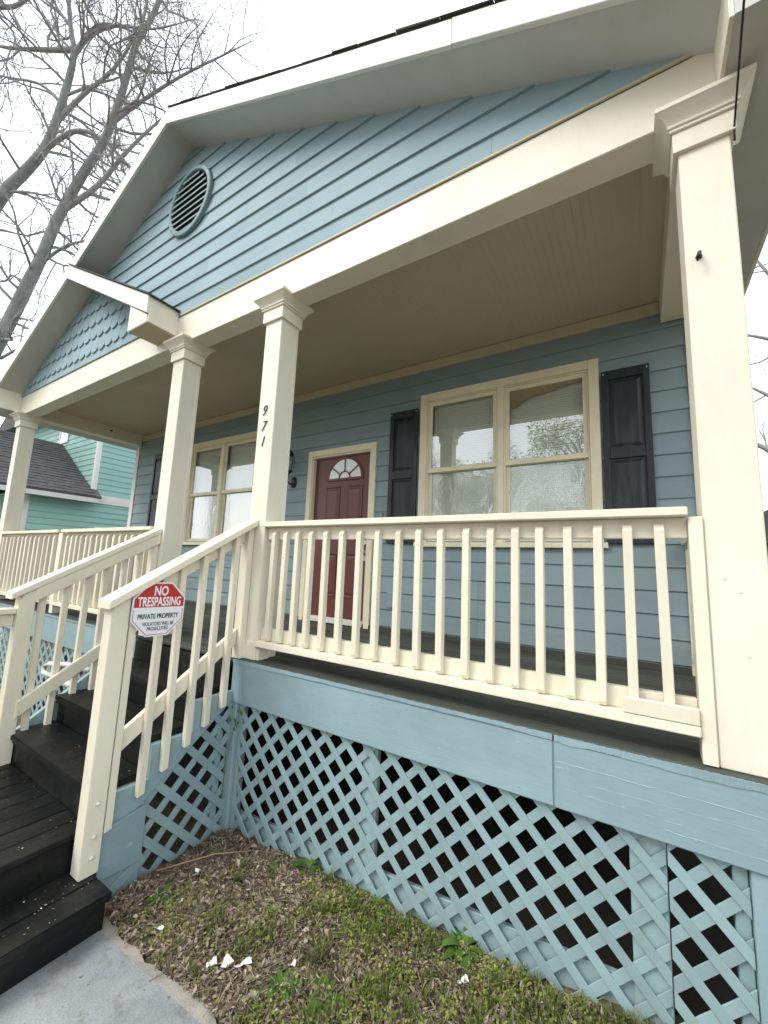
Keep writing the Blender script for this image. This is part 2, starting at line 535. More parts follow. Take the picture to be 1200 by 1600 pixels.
# ------------------------------------------------------------------ ground, path, street
def grid_sheet(name, xs, ys, zf, mat):
    vs = [(x, y, zf(x, y)) for y in ys for x in xs]
    n = len(xs)
    fs = [(j * n + i, j * n + i + 1, (j + 1) * n + i + 1, (j + 1) * n + i) for j in range(len(ys) - 1) for i in range(n - 1)]
    me = bpy.data.meshes.new(name)
    me.from_pydata(vs, [], fs)
    for p in me.polygons:
        p.use_smooth = True
    me.materials.append(mat)
    o = bpy.data.objects.new(name, me)
    COL.objects.link(o)
    o['kind'] = 'structure'
    WL[o] = Vector((0, 0, 0))
    return o
xs = [-900, -300, -100, -40, -20, -12] + [-9 + 0.5 * i for i in range(16)] + [-1.0 + 0.08 * i for i in range(66)] + [4.5, 6, 9, 14, 25, 60, 200, 900]
ys = [-900, -200, -60, -30, -18, -12, -8, -6, -5] + [-4 + 0.2 * i for i in range(10)] + [-2.0 + 0.07 * i for i in range(33)] + [0.5, 1.2, 2, 4, 8, 14, 25, 60, 200, 900]
def ground_z(x, y):
    z = gz(x, y)
    if 0.17 < x < 4.7 and -2.45 < y < -0.875:
        z = min(z, lerp_table([(0.2, -1.152), (0.9, -1.105), (1.5, -1.085), (4.5, -1.04)], x) - 0.06)
    return z
grid_sheet('ground', xs, ys, ground_z, M['soil'])
path = MB()
px = [0.20, 0.6, 1.0, 1.5, 2.2, 3.0, 4.5]
py = [-0.885, -1.1, -1.5, -2.0, -2.35]
def pzf(x):
    return lerp_table([(0.2, -1.152), (0.9, -1.105), (1.5, -1.085), (4.5, -1.04)], x) + 0.03
n_ = len(px)
vs_ = [(x, y, pzf(x)) for y in py for x in px] + [(x, y, pzf(x) - 0.2) for y in py for x in px]
fs_ = []
kk = len(px) * len(py)
for j in range(len(py) - 1):
    for i in range(n_ - 1):
        fs_.append((j * n_ + i, j * n_ + i + 1, (j + 1) * n_ + i + 1, (j + 1) * n_ + i))
for i in range(n_ - 1):
    fs_.append((i, i + 1, kk + i + 1, kk + i))
path.add(vs_, fs_)
po = path.build('path', M['concrete'])
po['kind'] = 'structure'
edge = MB()
ex = [0.10 + 0.05 * i for i in range(60)]
top_in = [(x, -0.887, pzf(x) - 0.002) for x in ex]
top_out = [(x, -0.832 + 0.014 * math.sin(9 * x) + random.uniform(-.014, .014), pzf(x) - 0.008 + random.uniform(-.004, .004)) for x in ex]
bot = [(p[0], p[1] + 0.015, p[2] - 0.12) for p in top_out]
ne = len(ex)
edge.add(top_in + top_out + bot, [(i, i + 1, ne + i + 1, ne + i) for i in range(ne - 1)] + [(ne + i, ne + i + 1, 2 * ne + i + 1, 2 * ne + i) for i in range(ne - 1)])
eo = edge.build('path_edge', M['aggregate'])
eo['kind'] = 'structure'
cs = grid_sheet('under_deck_shade', [-5.65 + 0.4 * i for i in range(23)], [0.08, 0.5, 1.0, 1.5, 1.85], lambda x, y: gz(x, y) + 0.012, M['crawl_shade'])  # dark sheet under the deck, shade behind the lattice put into its colour
st = MB().box(-200, 200, -16.5, -9.5, -1.25, -0.895)
so = st.build('road', M['asphalt'])
so['kind'] = 'structure'

# ================================================================== HOUSE
D = 1.843                       # front wall plane; the porch beam and columns stand on y = 0
XL, XR, CW = -5.739, 2.785, 0.187
XE = XR + CW                    # right end of the porch
house = thing('house', 'blue house with white gables and cream front porch, number 971', 'house', (-1.4, 1.0, -1.15))
APX, AZ, SL = -1.47, 5.235, 0.478           # main gable: ridge position, soffit height, pitch
SX, SSL = -3.55, 0.545                      # small left gable
def rake(x):
    return AZ - SL * abs(x - APX)
SZ = rake(SX)
def srake(x):
    return SZ - SSL * (x - SX)
EZ = 2.915                                  # level eave soffits
XER = APX + (AZ - EZ) / SL - 0.06           # outer right eave
XEL = APX - (AZ - EZ) / SL + 0.06
XSE = -1.365                                # right end of the small gable roof

# ---- walls behind the porch
ZW0, PIT, Z0 = 0.02, 0.1835, 0.058
openings = [(-1.068, -0.136, -0.1, 2.118), (0.60, 2.235, 1.00, 2.575), (-3.835, -2.195, 1.00, 2.575)]
wall = MB()
def strips(z0, z1, xa, xb):
    """rectangles (x0,x1,z0,z1) of a band minus the openings"""
    cuts = sorted({z0, z1, *[z for o in openings for z in o[2:] if z0 < z < z1]})
    out = []
    for a, b in zip(cuts, cuts[1:]):
        mid = (a + b) / 2
        x = xa
        for o in sorted(o for o in openings if o[2] < mid < o[3]):
            if o[1] <= xa or o[0] >= xb:
                continue
            if o[0] > x:
                out.append((x, o[0], a, b))
            x = max(x, o[1])
        if x < xb:
            out.append((x, xb, a, b))
    return out
for x0, x1, a, b in strips(-0.35, 3.4, XL + 0.02, XE - 0.02):
    wall.box(x0, x1, D + 0.018, D + 0.12, a, b)
wall.box(XE - 0.14, XE - 0.02, D + 0.12, 10.0, -1.3, 3.1)
wall.box(XL + 0.02, XL + 0.14, D + 0.12, 10.0, -1.3, 3.1)
wall.box(XL + 0.14, XE - 0.14, 9.9, 10.0, -1.3, 3.1)
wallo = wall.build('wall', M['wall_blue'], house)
joints = [-4.9, -3.2, -0.9, 0.3, 1.2, 2.4]
row = 0
z = Z0 - PIT
while z < 2.96:
    za, zb = max(z, -0.02), min(z + PIT, 2.965)
    if zb - za > 0.02:
        cuts = [XL + 0.1, joints[(row * 3 + 1) % 6] if row % 2 else joints[(row + 2) % 6], XE - 0.0]
        for xa, xb in zip(cuts, cuts[1:]):
            groups = []
            for q in strips(za, zb, xa + 0.0008, xb - 0.0008):
                hit = [gq for gq in groups if any(q[0] < e[1] - 1e-6 and e[0] < q[1] - 1e-6 for e in gq)]
                groups = [gq for gq in groups if gq not in hit] + [sum(hit, []) + [q]]
            for gq in groups:
                mb = MB()
                for x0, x1, a, b in gq:
                    mb.prism([(x0, a), (x1, a), (x1, b), (x0, b)], 'y', lambda p: D - 0.014 * (z + PIT - p[1]) / PIT + 0.003, D + 0.017)
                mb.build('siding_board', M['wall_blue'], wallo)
    z += PIT
    row += 1
# right flank boards, seen only from the side
for k in range(18):
    za = -0.9 + k * 0.22
    MB().prism([(XE - 0.019, za), (XE - 0.004 + 0.014, za), (XE - 0.004, za + 0.22), (XE - 0.019, za + 0.22)], 'y', D + 0.1, 9.9).build('siding_board', M['wall_blue'], wallo)
MB().box(XL - 0.012, XL + 0.10, D - 0.022, D + 0.1, -0.3, 2.96).build('corner_board', M['white'], house, 0.003)
MB().box(XE - 0.02, XE + 0.012, D - 0.022, D + 0.1, -0.3, 2.90).build('corner_board', M['cream'], house, 0.003)
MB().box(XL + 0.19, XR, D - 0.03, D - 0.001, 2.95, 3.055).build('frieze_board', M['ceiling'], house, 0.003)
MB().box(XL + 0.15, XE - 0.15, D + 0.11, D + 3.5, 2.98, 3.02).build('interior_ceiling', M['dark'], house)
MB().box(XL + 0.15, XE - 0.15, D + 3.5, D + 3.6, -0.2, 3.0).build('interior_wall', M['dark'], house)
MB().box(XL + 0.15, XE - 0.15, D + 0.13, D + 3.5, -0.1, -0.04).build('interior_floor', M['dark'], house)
MB().box(XL + 0.05, XE - 0.05, D + 0.02, D + 0.2, -1.6, -0.36).build('foundation', M['block'], house)
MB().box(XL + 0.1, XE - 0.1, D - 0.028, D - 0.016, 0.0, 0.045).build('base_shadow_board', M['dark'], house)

# ---- door
DX0, DX1, DZ0, DZ1, DY = -1.060, -0.146, 0.074, 2.104, 1.888
door = MB()
door.box(DX0, DX1, DY, DY + 0.045, DZ0, DZ1)
dooro = door.build('door', M['door'], house, 0.003)
tr = MB()
tr.box(DX0 - 0.085, DX0 - 0.010, D - 0.03, D + 0.02, 0.0, DZ1 + 0.012)
tr.box(DX1 + 0.010, DX1 + 0.085, D - 0.03, D + 0.02, 0.0, DZ1 + 0.012)
tr.box(DX0 - 0.085, DX1 + 0.085, D - 0.03, D + 0.02, DZ1 + 0.0125, DZ1 + 0.092)
tr.build('door_trim', M['window_cream'], dooro, 0.004)
jb = MB()
jb.box(DX0 - 0.0098, DX0 + 0.006, D - 0.018, DY - 0.002, 0.03, DZ1 + 0.01)
jb.box(DX1 - 0.006, DX1 + 0.0098, D - 0.018, DY - 0.002, 0.03, DZ1 + 0.01)
jb.box(DX0 + 0.0065, DX1 - 0.0065, D - 0.018, DY - 0.002, DZ1 - 0.012, DZ1 + 0.01)
jb.build('door_jamb', M['window_cream'], dooro, 0.002)
MB().box(DX0 + 0.007, DX1 - 0.007, D - 0.04, DY - 0.004, 0.012, 0.072).build('threshold', M['white'], dooro, 0.004)
def raised_panel(x0, x1, z0, z1, y, mat, parent, name='panel', bw=0.024, dep=0.011):
    mb = MB()
    rr = lambda i, yy: [(x0 + i, yy, z0 + i), (x1 - i, yy, z0 + i), (x1 - i, yy, z1 - i), (x0 + i, yy, z1 - i)]
    mb.loft([rr(0, y - 0.0005), rr(0.003, y - dep), rr(bw * 0.55, y - dep * 0.9), rr(bw, y - 0.002), rr(bw + 0.014, y - 0.003), rr(bw + 0.03, y - dep * 0.75)])
    return mb.build(name, mat, parent)
for x0, x1, z0, z1 in ((-0.855, -0.625, 1.03, 1.71), (-0.560, -0.250, 1.03, 1.71), (-0.855, -0.625, 0.31, 0.86), (-0.560, -0.300, 0.31, 0.86)):
    pass
for x0, x1 in ((-0.858, -0.628), (-0.508, -0.278)):
    raised_panel(x0, x1, 1.02, 1.705, DY, M['door'], dooro)
    raised_panel(x0, x1, 0.32, 0.85, DY, M['door'], dooro)
# fanlight
FC, FR, FZ = -0.568, 0.285, 1.785
arc = lambda r, k=18, zf=0.96: [(FC + r * math.cos(math.pi * i / k), FZ + 0.022 + zf * r * math.sin(math.pi * i / k)) for i in range(k + 1)]
fan = MB()
o_, i_ = arc(FR), arc(FR - 0.028)
for a, b, c, d in zip(o_, o_[1:], i_[1:], i_):
    fan.prism([a, b, c, d], 'y', DY - 0.016, DY - 0.001)
fan.box(FC - FR - 0.004, FC + FR + 0.004, DY - 0.017, DY - 0.001, FZ - 0.008, FZ + 0.0215)
for t in (36, 72, 90, 108, 144):
    if t in (72, 108):
        continue
    ca, sa = math.cos(R(t)), math.sin(R(t))
    c0, c1 = 0.085, FR - 0.024
    mid = (c0 + c1) / 2
    fan.obox((FC + mid * ca, DY - 0.0085, FZ + 0.022 + 0.96 * mid * sa), ((ca, 0, sa), (-sa, 0, ca), (0, 1, 0)), ((c1 - c0) / 2, 0.0075, 0.0065))
o_, i_ = arc(0.095, 12), arc(0.078, 12)
for a, b, c, d in zip(o_, o_[1:], i_[1:], i_):
    fan.prism([a, b, c, d], 'y', DY - 0.0155, DY - 0.001)
fan.build('fanlight_frame', M['door'], dooro)
for t0, t1 in ((0, 36), (36, 90), (90, 144), (144, 180)):
    pts = [(FC + (FR - 0.026) * math.cos(R(t0 + (t1 - t0) * i / 6)), FZ + 0.022 + 0.96 * (FR - 0.026) * math.sin(R(t0 + (t1 - t0) * i / 6))) for i in range(7)]
    pin = [(FC + 0.088 * math.cos(R(t1 + (t0 - t1) * i / 4)), FZ + 0.022 + 0.088 * 0.96 * math.sin(R(t1 + (t0 - t1) * i / 4))) for i in range(5)]
    MB().prism(pts + pin, 'y', DY - 0.005, DY - 0.002).build('pane', M['pale_pane'], dooro)
pts = arc(0.079, 10)
MB().prism(pts, 'y', DY - 0.005, DY - 0.002).build('pane', M['pale_pane'], dooro)
hd = MB()
hd.tube([(-0.205, DY - 0.001, 0.865), (-0.205, DY - 0.018, 0.865)], 0.032, 14)
hd.tube([(-0.205, DY - 0.018, 0.865), (-0.205, DY - 0.035, 0.865), (-0.205, DY - 0.05, 0.865), (-0.205, DY - 0.068, 0.865)], [0.013, 0.014, 0.028, 0.018], 14)
hd.build('handle', M['steel'], dooro, 0, True)
MB().tube([(-0.205, DY - 0.001, 0.985), (-0.205, DY - 0.022, 0.985)], 0.03, 14).build('deadbolt', M['steel'], dooro, 0.003)
MB().box(-0.235, -0.178, DY - 0.008, DY - 0.001, 0.77, 0.832).build('lock_plate', M['pipe'], dooro, 0.002)

# ---- windows
def window(x0, label=None, torn=False):
    x1, z0, z1 = x0 + 1.79, 0.985, 2.658
    xm = x0 + 0.905
    fr = MB()
    yf = D - 0.032
    fr.box(x0, x0 + 0.085, yf, D + 0.03, z0, z1)
    fr.box(x1 - 0.085, x1, yf, D + 0.03, z0, z1)
    fr.box(x0 + 0.0855, x1 - 0.0855, yf, D + 0.03, z1 - 0.085, z1)
    fr.box(xm - 0.03, xm + 0.03, yf + 0.004, D + 0.03, z0, z1 - 0.0855)
    for a, b in ((x0 + 0.086, xm - 0.031), (xm + 0.031, x1 - 0.086)):       # stepped brickmould and stops
        fr.box(a, a + 0.014, yf + 0.012, D + 0.03, z0, z1 - 0.086)
        fr.box(b - 0.014, b, yf + 0.012, D + 0.03, z0, z1 - 0.086)
        fr.box(a + 0.0145, b - 0.0145, yf + 0.012, D + 0.03, z1 - 0.1, z1 - 0.0865)
    win = fr.build('window', M['window_cream'], house, 0.003)
    MB().box(x0 - 0.03, x1 + 0.03, D - 0.055, D + 0.02, 0.935, 0.984).build('sill', M['window_cream'], win, 0.004)
    for k, (a, b) in enumerate(((x0 + 0.1005, xm - 0.0455), (xm + 0.0455, x1 - 0.1005))):
        zt, zm, zb = z1 - 0.101, 1.775, z0 + 0.001
        up_ = MB()
        up_.box(a, a + 0.036, D - 0.006, D + 0.02, zm - 0.01, zt)
        up_.box(b - 0.036, b, D - 0.006, D + 0.02, zm - 0.01, zt)
        up_.box(a + 0.0365, b - 0.0365, D - 0.006, D + 0.02, zt - 0.042, zt)
        up_.build('upper_sash', M['window_cream'], win, 0.002)
        lo = MB()
        lo.box(a, a + 0.036, D - 0.002 + 0.024, D + 0.046, zb, zm - 0.03)
        lo.box(b - 0.036, b, D - 0.002 + 0.024, D + 0.046, zb, zm - 0.03)
        lo.box(a + 0.0365, b - 0.0365, D - 0.002 + 0.024, D + 0.046, zb, zb + 0.06)
        lo.build('lower_sash', M['window_cream'], win, 0.002)
        MB().box(a - 0.004, b + 0.004, D - 0.012, D + 0.045, zm - 0.028, zm + 0.022).build('meeting_rail', M['window_cream'], win, 0.003)
        MB().box(a + 0.034, b - 0.034, D + 0.009, D + 0.012, zm + 0.02, zt - 0.04).build('pane', M['glass'], win)
        MB().box(a + 0.034, b - 0.034, D + 0.034, D + 0.037, zb + 0.058, zm - 0.026).build('pane', M['glass_film'], win)
        bl = MB()
        zz = zb + 0.03
        while zz < zt - 0.02:
            sag = 0.0
            bl.add([(a + 0.03, D + 0.066, zz), (b - 0.03, D + 0.066, zz + random.uniform(-.001, .001)), (b - 0.03, D + 0.0715, zz + 0.0252), (a + 0.03, D + 0.0715, zz + 0.0252)], [(0, 1, 2, 3)])
            zz += 0.0245
        for xx in (a + 0.12, (a + b) / 2, b - 0.12):
            bl.box(xx - 0.001, xx + 0.001, D + 0.063, D + 0.065, zb + 0.03, zt)
        bo = bl.build('blind', M['blind'], win)
        bo['kind'] = 'stuff'
        if torn and k == 1:
            tf = MB()
            top = [(a + 0.036 + (b - a - 0.07) * i / 16, D + 0.018 + 0.006 * math.sin(i * 1.3), zt - 0.041) for i in range(17)]
            dr = [0.19, 0.165, 0.15, 0.12, 0.105, 0.085, 0.075, 0.078, 0.07, 0.06, 0.052, 0.04, 0.03, 0.035, 0.028, 0.02, 0.012]
            bt = [(p[0], p[1] + 0.008 + 0.012 * math.sin(i * 0.9), p[2] - dr[i] + 0.006 * math.sin(i * 2.2)) for i, p in enumerate(top)]
            md = [((p[0] + q[0]) / 2, (p[1] + q[1]) / 2 + 0.01 * math.sin(i * 1.7), (p[2] + q[2]) / 2) for i, (p, q) in enumerate(zip(top, bt))]
            tf.add(top + md + bt, [(r * 17 + i, r * 17 + i + 1, r * 17 + 18 + i, r * 17 + 17 + i) for r in (0, 1) for i in range(16)])
            f_ = tf.build('torn_window_film', M['film'], win, 0, True)
            f_['label'] = 'torn brown film hanging inside the top of the right pane'
    return win
window(0.523, torn=True)
window(-3.912)
for x0, x1, z0, z1 in ((2.332, 2.694, 0.975, 2.512), (0.132, 0.496, 0.975, 2.512), (-5.02, -4.655, 0.975, 2.600)):
    sh = MB()
    y1_, y0_ = D - 0.013, D - 0.040
    zm = z0 + (z1 - z0) * 0.505
    sh.box(x0, x0 + 0.052, y0_, y1_, z0, z1)
    sh.box(x1 - 0.052, x1, y0_, y1_, z0, z1)
    for a, b in ((z0, z0 + 0.075), (zm - 0.045, zm + 0.045), (z1 - 0.085, z1)):
        sh.box(x0 + 0.0525, x1 - 0.0525, y0_, y1_, a, b)
    sh.box(x0 + 0.02, x1 - 0.02, y0_ + 0.018, y1_ - 0.001, z0 + 0.02, z1 - 0.02)
    so_ = sh.build('shutter', M['shutter'], house, 0.003)
    for a, b in ((z0 + 0.076, zm - 0.046), (zm + 0.046, z1 - 0.086)):
        pm = MB()
        xa, xb, ya = x0 + 0.053, x1 - 0.053, y0_ + 0.0175
        rr = lambda i, yy: [(xa + i, yy, a + i), (xb - i, yy, a + i), (xb - i, yy, b - i), (xa + i, yy, b - i)]
        pm.loft([rr(0, ya), rr(0.014, ya - 0.001), rr(0.040, ya - 0.013), rr(0.046, ya - 0.0135)])
        pm.build('shutter_panel', M['shutter'], so_)
    for xx in (x0 + 0.018, x1 - 0.018):
        for zz in (z1 - 0.03, zm, z0 + 0.03):
            MB().tube([(xx, y0_ + 0.001, zz), (xx, y0_ - 0.004, zz)], [0.0075, 0.006], 8).build('screw', M['pipe'] if zz == z1 - 0.03 else M['shutter'], so_)

# ---- porch deck
deck = MB()
deck.box(XL + 0.03, XE - 0.03, 0.03, 0.07, -0.28, -0.026)
deck.box(XL + 0.03, XE - 0.03, 0.85, 0.89, -0.24, -0.026)
deck.box(XL + 0.03, XE - 0.03, 1.75, 1.79, -0.24, -0.026)
for k in range(13):
    xx = XL + 0.1 + k * (XE - XL - 0.24) / 12
    deck.box(xx, xx + 0.04, 0.0705, 0.8495, -0.24, -0.0265)
    deck.box(xx, xx + 0.04, 0.8905, 1.7495, -0.24, -0.0265)
decko = deck.build('porch_deck', M['bare_wood'], house)
y = -0.044
k = 0
while y < D - 0.05:
    w_ = 0.0945
    jx = [-4.2, -2.6, -0.5, 1.1, 2.05][k % 5]
    for xa, xb in ((XL - 0.01, jx - 0.001), (jx + 0.001, XE + 0.03)):
        dz = random.uniform(-0.002, 0.0015)
        MB().box(xa, xb, y + 0.002, min(y + w_ - 0.002, D - 0.019), -0.025 + dz, dz).build('deck_board', M['deck'], decko, 0.004)
    y += w_
    k += 1
for xa, xb, dy, ln in ((XL - 0.005, -1.345, 0, None), (0.012, 2.203, 0, None), (2.2045, XE + 0.02, -0.003, None)):
    fb = MB()
    fb.box(xa, xb, -0.045 + dy, -0.008, -0.302, -0.0275)
    fbo = fb.build('fascia_board', M['fascia_blue'], decko, 0.005, seg=2)
    lip = MB()
    n = 150
    e0, e1 = [], []
    lo_ = 0.030
    for i in range(n + 1):
        x = xa + 0.003 + (xb - xa - 0.006) * i / n
        lo_ = min(0.040, max(0.022, lo_ + random.gauss(0, 0.0008)))
        e0.append((x, -0.0485 + dy + random.uniform(-.0008, .0004), -lo_ - random.uniform(0, .0006)))
        e1.append((x, -0.0490 + dy + random.uniform(-.0008, .0004), -0.004 - abs(random.gauss(0, .0012))))
    back0 = [(p[0], -0.0465 + dy, p[2]) for p in e0]
    back1 = [(p[0], -0.0430 + dy, p[2]) for p in e1]
    N1 = n + 1
    lip.add(back0 + e0 + e1 + back1, [(r * N1 + i, r * N1 + i + 1, (r + 1) * N1 + i + 1, (r + 1) * N1 + i) for r in range(3) for i in range(n)])
    lip.build('paint_lip', M['fascia_blue'], fbo)
nh = MB()
for k in range(22):
    xx = random.uniform(0.15, 2.95)
    zz = random.choice((-0.075, -0.16, -0.245)) + random.uniform(-.02, .02)
    yy = -0.0445 if xx < 2.2 else -0.0475
    nh.tube([(xx, yy, zz), (xx, yy - 0.0022, zz)], [0.0055, 0.0035], 7)
for xa, xb, za, zb_, rr_0 in ((2.22, 3.0, -0.112, -0.118, .0026), (2.35, 2.95, -0.172, -0.163, .0018), (2.25, 2.7, -0.215, -0.222, .0016), (0.5, 1.4, -0.066, -0.064, .0016), (1.5, 2.15, -0.235, -0.23, .0014), (2.6, 3.0, -0.255, -0.25, .0022)):
    n = 26
    yy = -0.0445 if xb < 2.2 else -0.0475
    nh.tube([(xa + (xb - xa) * i / n, yy, za + (zb_ - za) * i / n + random.uniform(-.002, .002)) for i in range(n + 1)], [rr_0 * random.uniform(.25, 1.1) for i in range(n + 1)], 5)
no_ = nh.build('nail_heads', M['fascia_blue'], decko)
no_['kind'] = 'stuff'
MB().box(XE - 0.01, XE + 0.022, -0.02, D, -0.302, -0.0275).build('fascia_board', M['fascia_blue'], decko, 0.004)
MB().box(XL - 0.02, XL + 0.01, -0.02, D, -0.302, -0.0275).build('fascia_board', M['fascia_blue'], decko, 0.004)
MB().box(-1.34, 0.008, -0.035, -0.006, -0.19, -0.0285).build('step_riser_board', M['step'], decko, 0.003)

# ---- porch columns with capitals
def sq(cx, cy, h, z, hy=None):
    hy = hy or h
    return [(cx - h, cy - hy, z), (cx + h, cy - hy, z), (cx + h, cy + hy, z), (cx - h, cy + hy, z)]
for i, x in enumerate((XR, 0.0, -1.358, XL)):
    cx, cy, h = x + CW / 2, CW / 2, CW / 2
    co = MB().box(x, x + CW, 0.0, CW, 0.001, 2.86).build('porch_column', M['cream'], house, 0.004, seg=2)
    cap = MB()
    prof = [(2.664, h + 0.02), (2.764, h + 0.0205)]
    cap.loft([sq(cx, cy, a, zz) for zz, a in prof])
    prof = [(2.7645, h + 0.021), (2.766, h + 0.031), (2.777, h + 0.033), (2.779, h + 0.027), (2.783, h + 0.027), (2.785, h + 0.038), (2.797, h + 0.039),
            (2.808, h + 0.046), (2.825, h + 0.060), (2.842, h + 0.076), (2.848, h + 0.082), (2.850, h + 0.086), (2.872, h + 0.087)]
    cap.loft([sq(cx, cy, a, zz) for zz, a in prof])
    cap.build('capital', M['cream'], co, 0.002)
    if x == 0.0:
        pl = MB()
        pl.box(x + 0.005, x + CW + 0.012, -0.014, -0.001, 0.002, 0.13)
        pl.box(x + CW + 0.001, x + CW + 0.015, -0.001, CW, 0.002, 0.13)
        pl.build('plinth', M['rail'], co, 0.004)
    sm = MB()
    sm.box(x + CW + 0.0008, x + CW + 0.006, CW - 0.028, CW - 0.002, 0.14, 2.66)
    sm.build('corner_strip', M['cream'], co, 0.001)
    for dx, zz in ((0.055, 0.71), (0.10, 0.66), (0.11, 0.42)) if x == XR else ():
        MB().tube([(x + dx, 0.001, zz), (x + dx, -0.0012, zz)], [0.011, 0.004], 10).build('nail_head', M['cream'], co, 0, True)

# ---- porch beam, ceiling, side beams
MB().box(XL, XE, 0.004, CW - 0.004, 2.851, 3.162).build('front_beam', M['cream'], house, 0.004, seg=2)
MB().box(XSE + 0.04, XE - 0.06, -0.010, 0.0035, 3.1625, 3.178).build('drip_cap', M['ceiling'], house, 0.002)  # ceiling colour paints the brownish shadow line above the beam
MB().box(XR + 0.002, XE - 0.002, CW, D - 0.026, 2.851, 3.3).build('side_beam', M['cream'], house, 0.004)
MB().box(XL + 0.002, XL + CW, CW, D - 0.026, 2.851, 3.3).build('side_beam', M['cream'], house, 0.004)
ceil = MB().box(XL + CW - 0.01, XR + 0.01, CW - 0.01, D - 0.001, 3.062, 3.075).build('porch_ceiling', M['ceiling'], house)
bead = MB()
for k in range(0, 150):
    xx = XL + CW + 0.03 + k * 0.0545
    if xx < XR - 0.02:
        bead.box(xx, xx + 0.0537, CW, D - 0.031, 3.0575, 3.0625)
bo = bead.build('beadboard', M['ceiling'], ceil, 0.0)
bo['kind'] = 'stuff'
MB().tube([(-5.40, 1.194, 2.93), (-5.40, 1.194, 2.95)], 0.02, 10).build('knot_hole', M['black'], house)

# ---- main gable
gab = MB()
gpoly = [(XL + 0.1, 3.17), (XE - 0.02, 3.17), (APX, rake(APX) + 0.05)]
gab.prism([(XL - 0.2, 3.10), (XE + 0.1, 3.10), (APX, AZ + 0.1)], 'y', 0.024, 0.10)
gabo = gab.build('gable', M['blue'], house)
hp = [(-SL, -1, AZ + SL * APX + 0.02), (SL, -1, AZ - SL * APX + 0.02), (SSL, 1, -(SZ + SSL * SX) - 0.09), (0, 1, -3.179)]
GP = 0.1803
zr, k = 3.143, 0
gj = [(-0.05, 1.9), (0.65, -2.0), (-0.95, 2.3), (0.35, -1.6), (-0.4, 1.4), (-1.9, 0.2)]
while zr < AZ:
    x0, x1 = -6, 3.2
    cuts = [x0] + sorted(gj[k % 6]) + [x1]
    for xa, xb in zip(cuts, cuts[1:]):
        pl = clip([(xa + 0.0008, zr), (xb - 0.0008, zr), (xb - 0.0008, zr + GP + 0.004), (xa + 0.0008, zr + GP + 0.004)], hp)
        if pl:
            MB().prism(pl, 'y', lambda p: 0.008 - 0.016 * (zr + GP - p[1]) / GP, 0.0235).build('siding_board', M['blue'], gabo)
    zr += GP
    k += 1
# gable vent
VX, VZ, VR = -1.372, 4.500, 0.372
vent = MB()
ring = lambda r, yy, n=40: [(VX + r * math.cos(2 * math.pi * i / n), yy, VZ + r * 1.06 * math.sin(2 * math.pi * i / n)) for i in range(n)]
vent.loft([ring(VR, -0.004), ring(VR, -0.036), ring(VR - 0.008, -0.042), ring(VR - 0.042, -0.044), ring(VR - 0.05, -0.038), ring(VR - 0.052, 0.004)], caps=False)
vento = vent.build('gable_vent', M['vent'], house, 0, False)
MB().loft([ring(VR - 0.048, -0.008), ring(VR - 0.049, 0.0)]).build('vent_backing', M['dark'], vento)
ri = VR - 0.052
for k in range(9):
    zc = VZ - 0.30 + k * 0.075
    hw = ri * math.sqrt(max(0, 1 - ((zc - VZ) / (ri * 1.06)) ** 2)) - 0.004
    if hw > 0.03:
        MB().box(VX - hw, VX + hw, -0.0405, -0.0355, zc - 0.040, zc - 0.020).add([(VX - hw, -0.038, zc - 0.022), (VX + hw, -0.038, zc - 0.022), (VX + hw, -0.012, zc + 0.024), (VX - hw, -0.012, zc + 0.024),
                  (VX - hw, -0.034, zc - 0.028), (VX + hw, -0.034, zc - 0.028), (VX + hw, -0.008, zc + 0.018), (VX - hw, -0.008, zc + 0.018)],
                 [(0, 1, 2, 3), (4, 7, 6, 5), (0, 4, 5, 1), (3, 2, 6, 7), (0, 3, 7, 4), (1, 5, 6, 2)]).build('louver', M['vent'], vento)
# small left gable with fish-scale shingles
sg = MB().prism([(XL, 3.1625), (XSE - 0.02, 3.1625), (XSE - 0.02, srake(XSE)), (SX, SZ - 0.01)], 'y', 0.010, 0.0235).build('small_gable', M['blue'], house)
hs = [(SL, -1, AZ - SL * APX - 0.005), (-SSL, -1, SZ + SSL * SX - 0.002), (0, 1, -3.1635), (-1, 0, XSE - 0.03)]
prow = 0.205
SWD = 0.182
r_ = 0
zb = 3.06
while zb < SZ:
    x = XL - 0.05 + (SWD / 2 if r_ % 2 else 0)
    while x < XSE + 0.1:
        jz = random.uniform(-0.004, 0.004)
        a, b = x + 0.002, x + SWD - 0.002
        c, hw = (a + b) / 2, (b - a) / 2
        pl = [(a, zb + prow * 1.45), (a, zb + 0.075 + jz)] + [(c - hw * math.cos(math.pi * i / 10), zb + jz + 0.078 * (1 - math.sin(math.pi * i / 10))) for i in range(1, 10)] + [(b, zb + 0.075 + jz), (b, zb + prow * 1.45)]
        pl = clip(pl, hs)
        if pl:
            t_ = random.uniform(0, 0.002)
            MB().prism(pl, 'y', lambda p: 0.006 - 0.026 * (zb + prow * 1.45 - p[1]) / (prow * 1.45) - t_, 0.0098).build('shingle', M['blue'], sg)
        x += SWD
    zb += prow
    r_ += 1

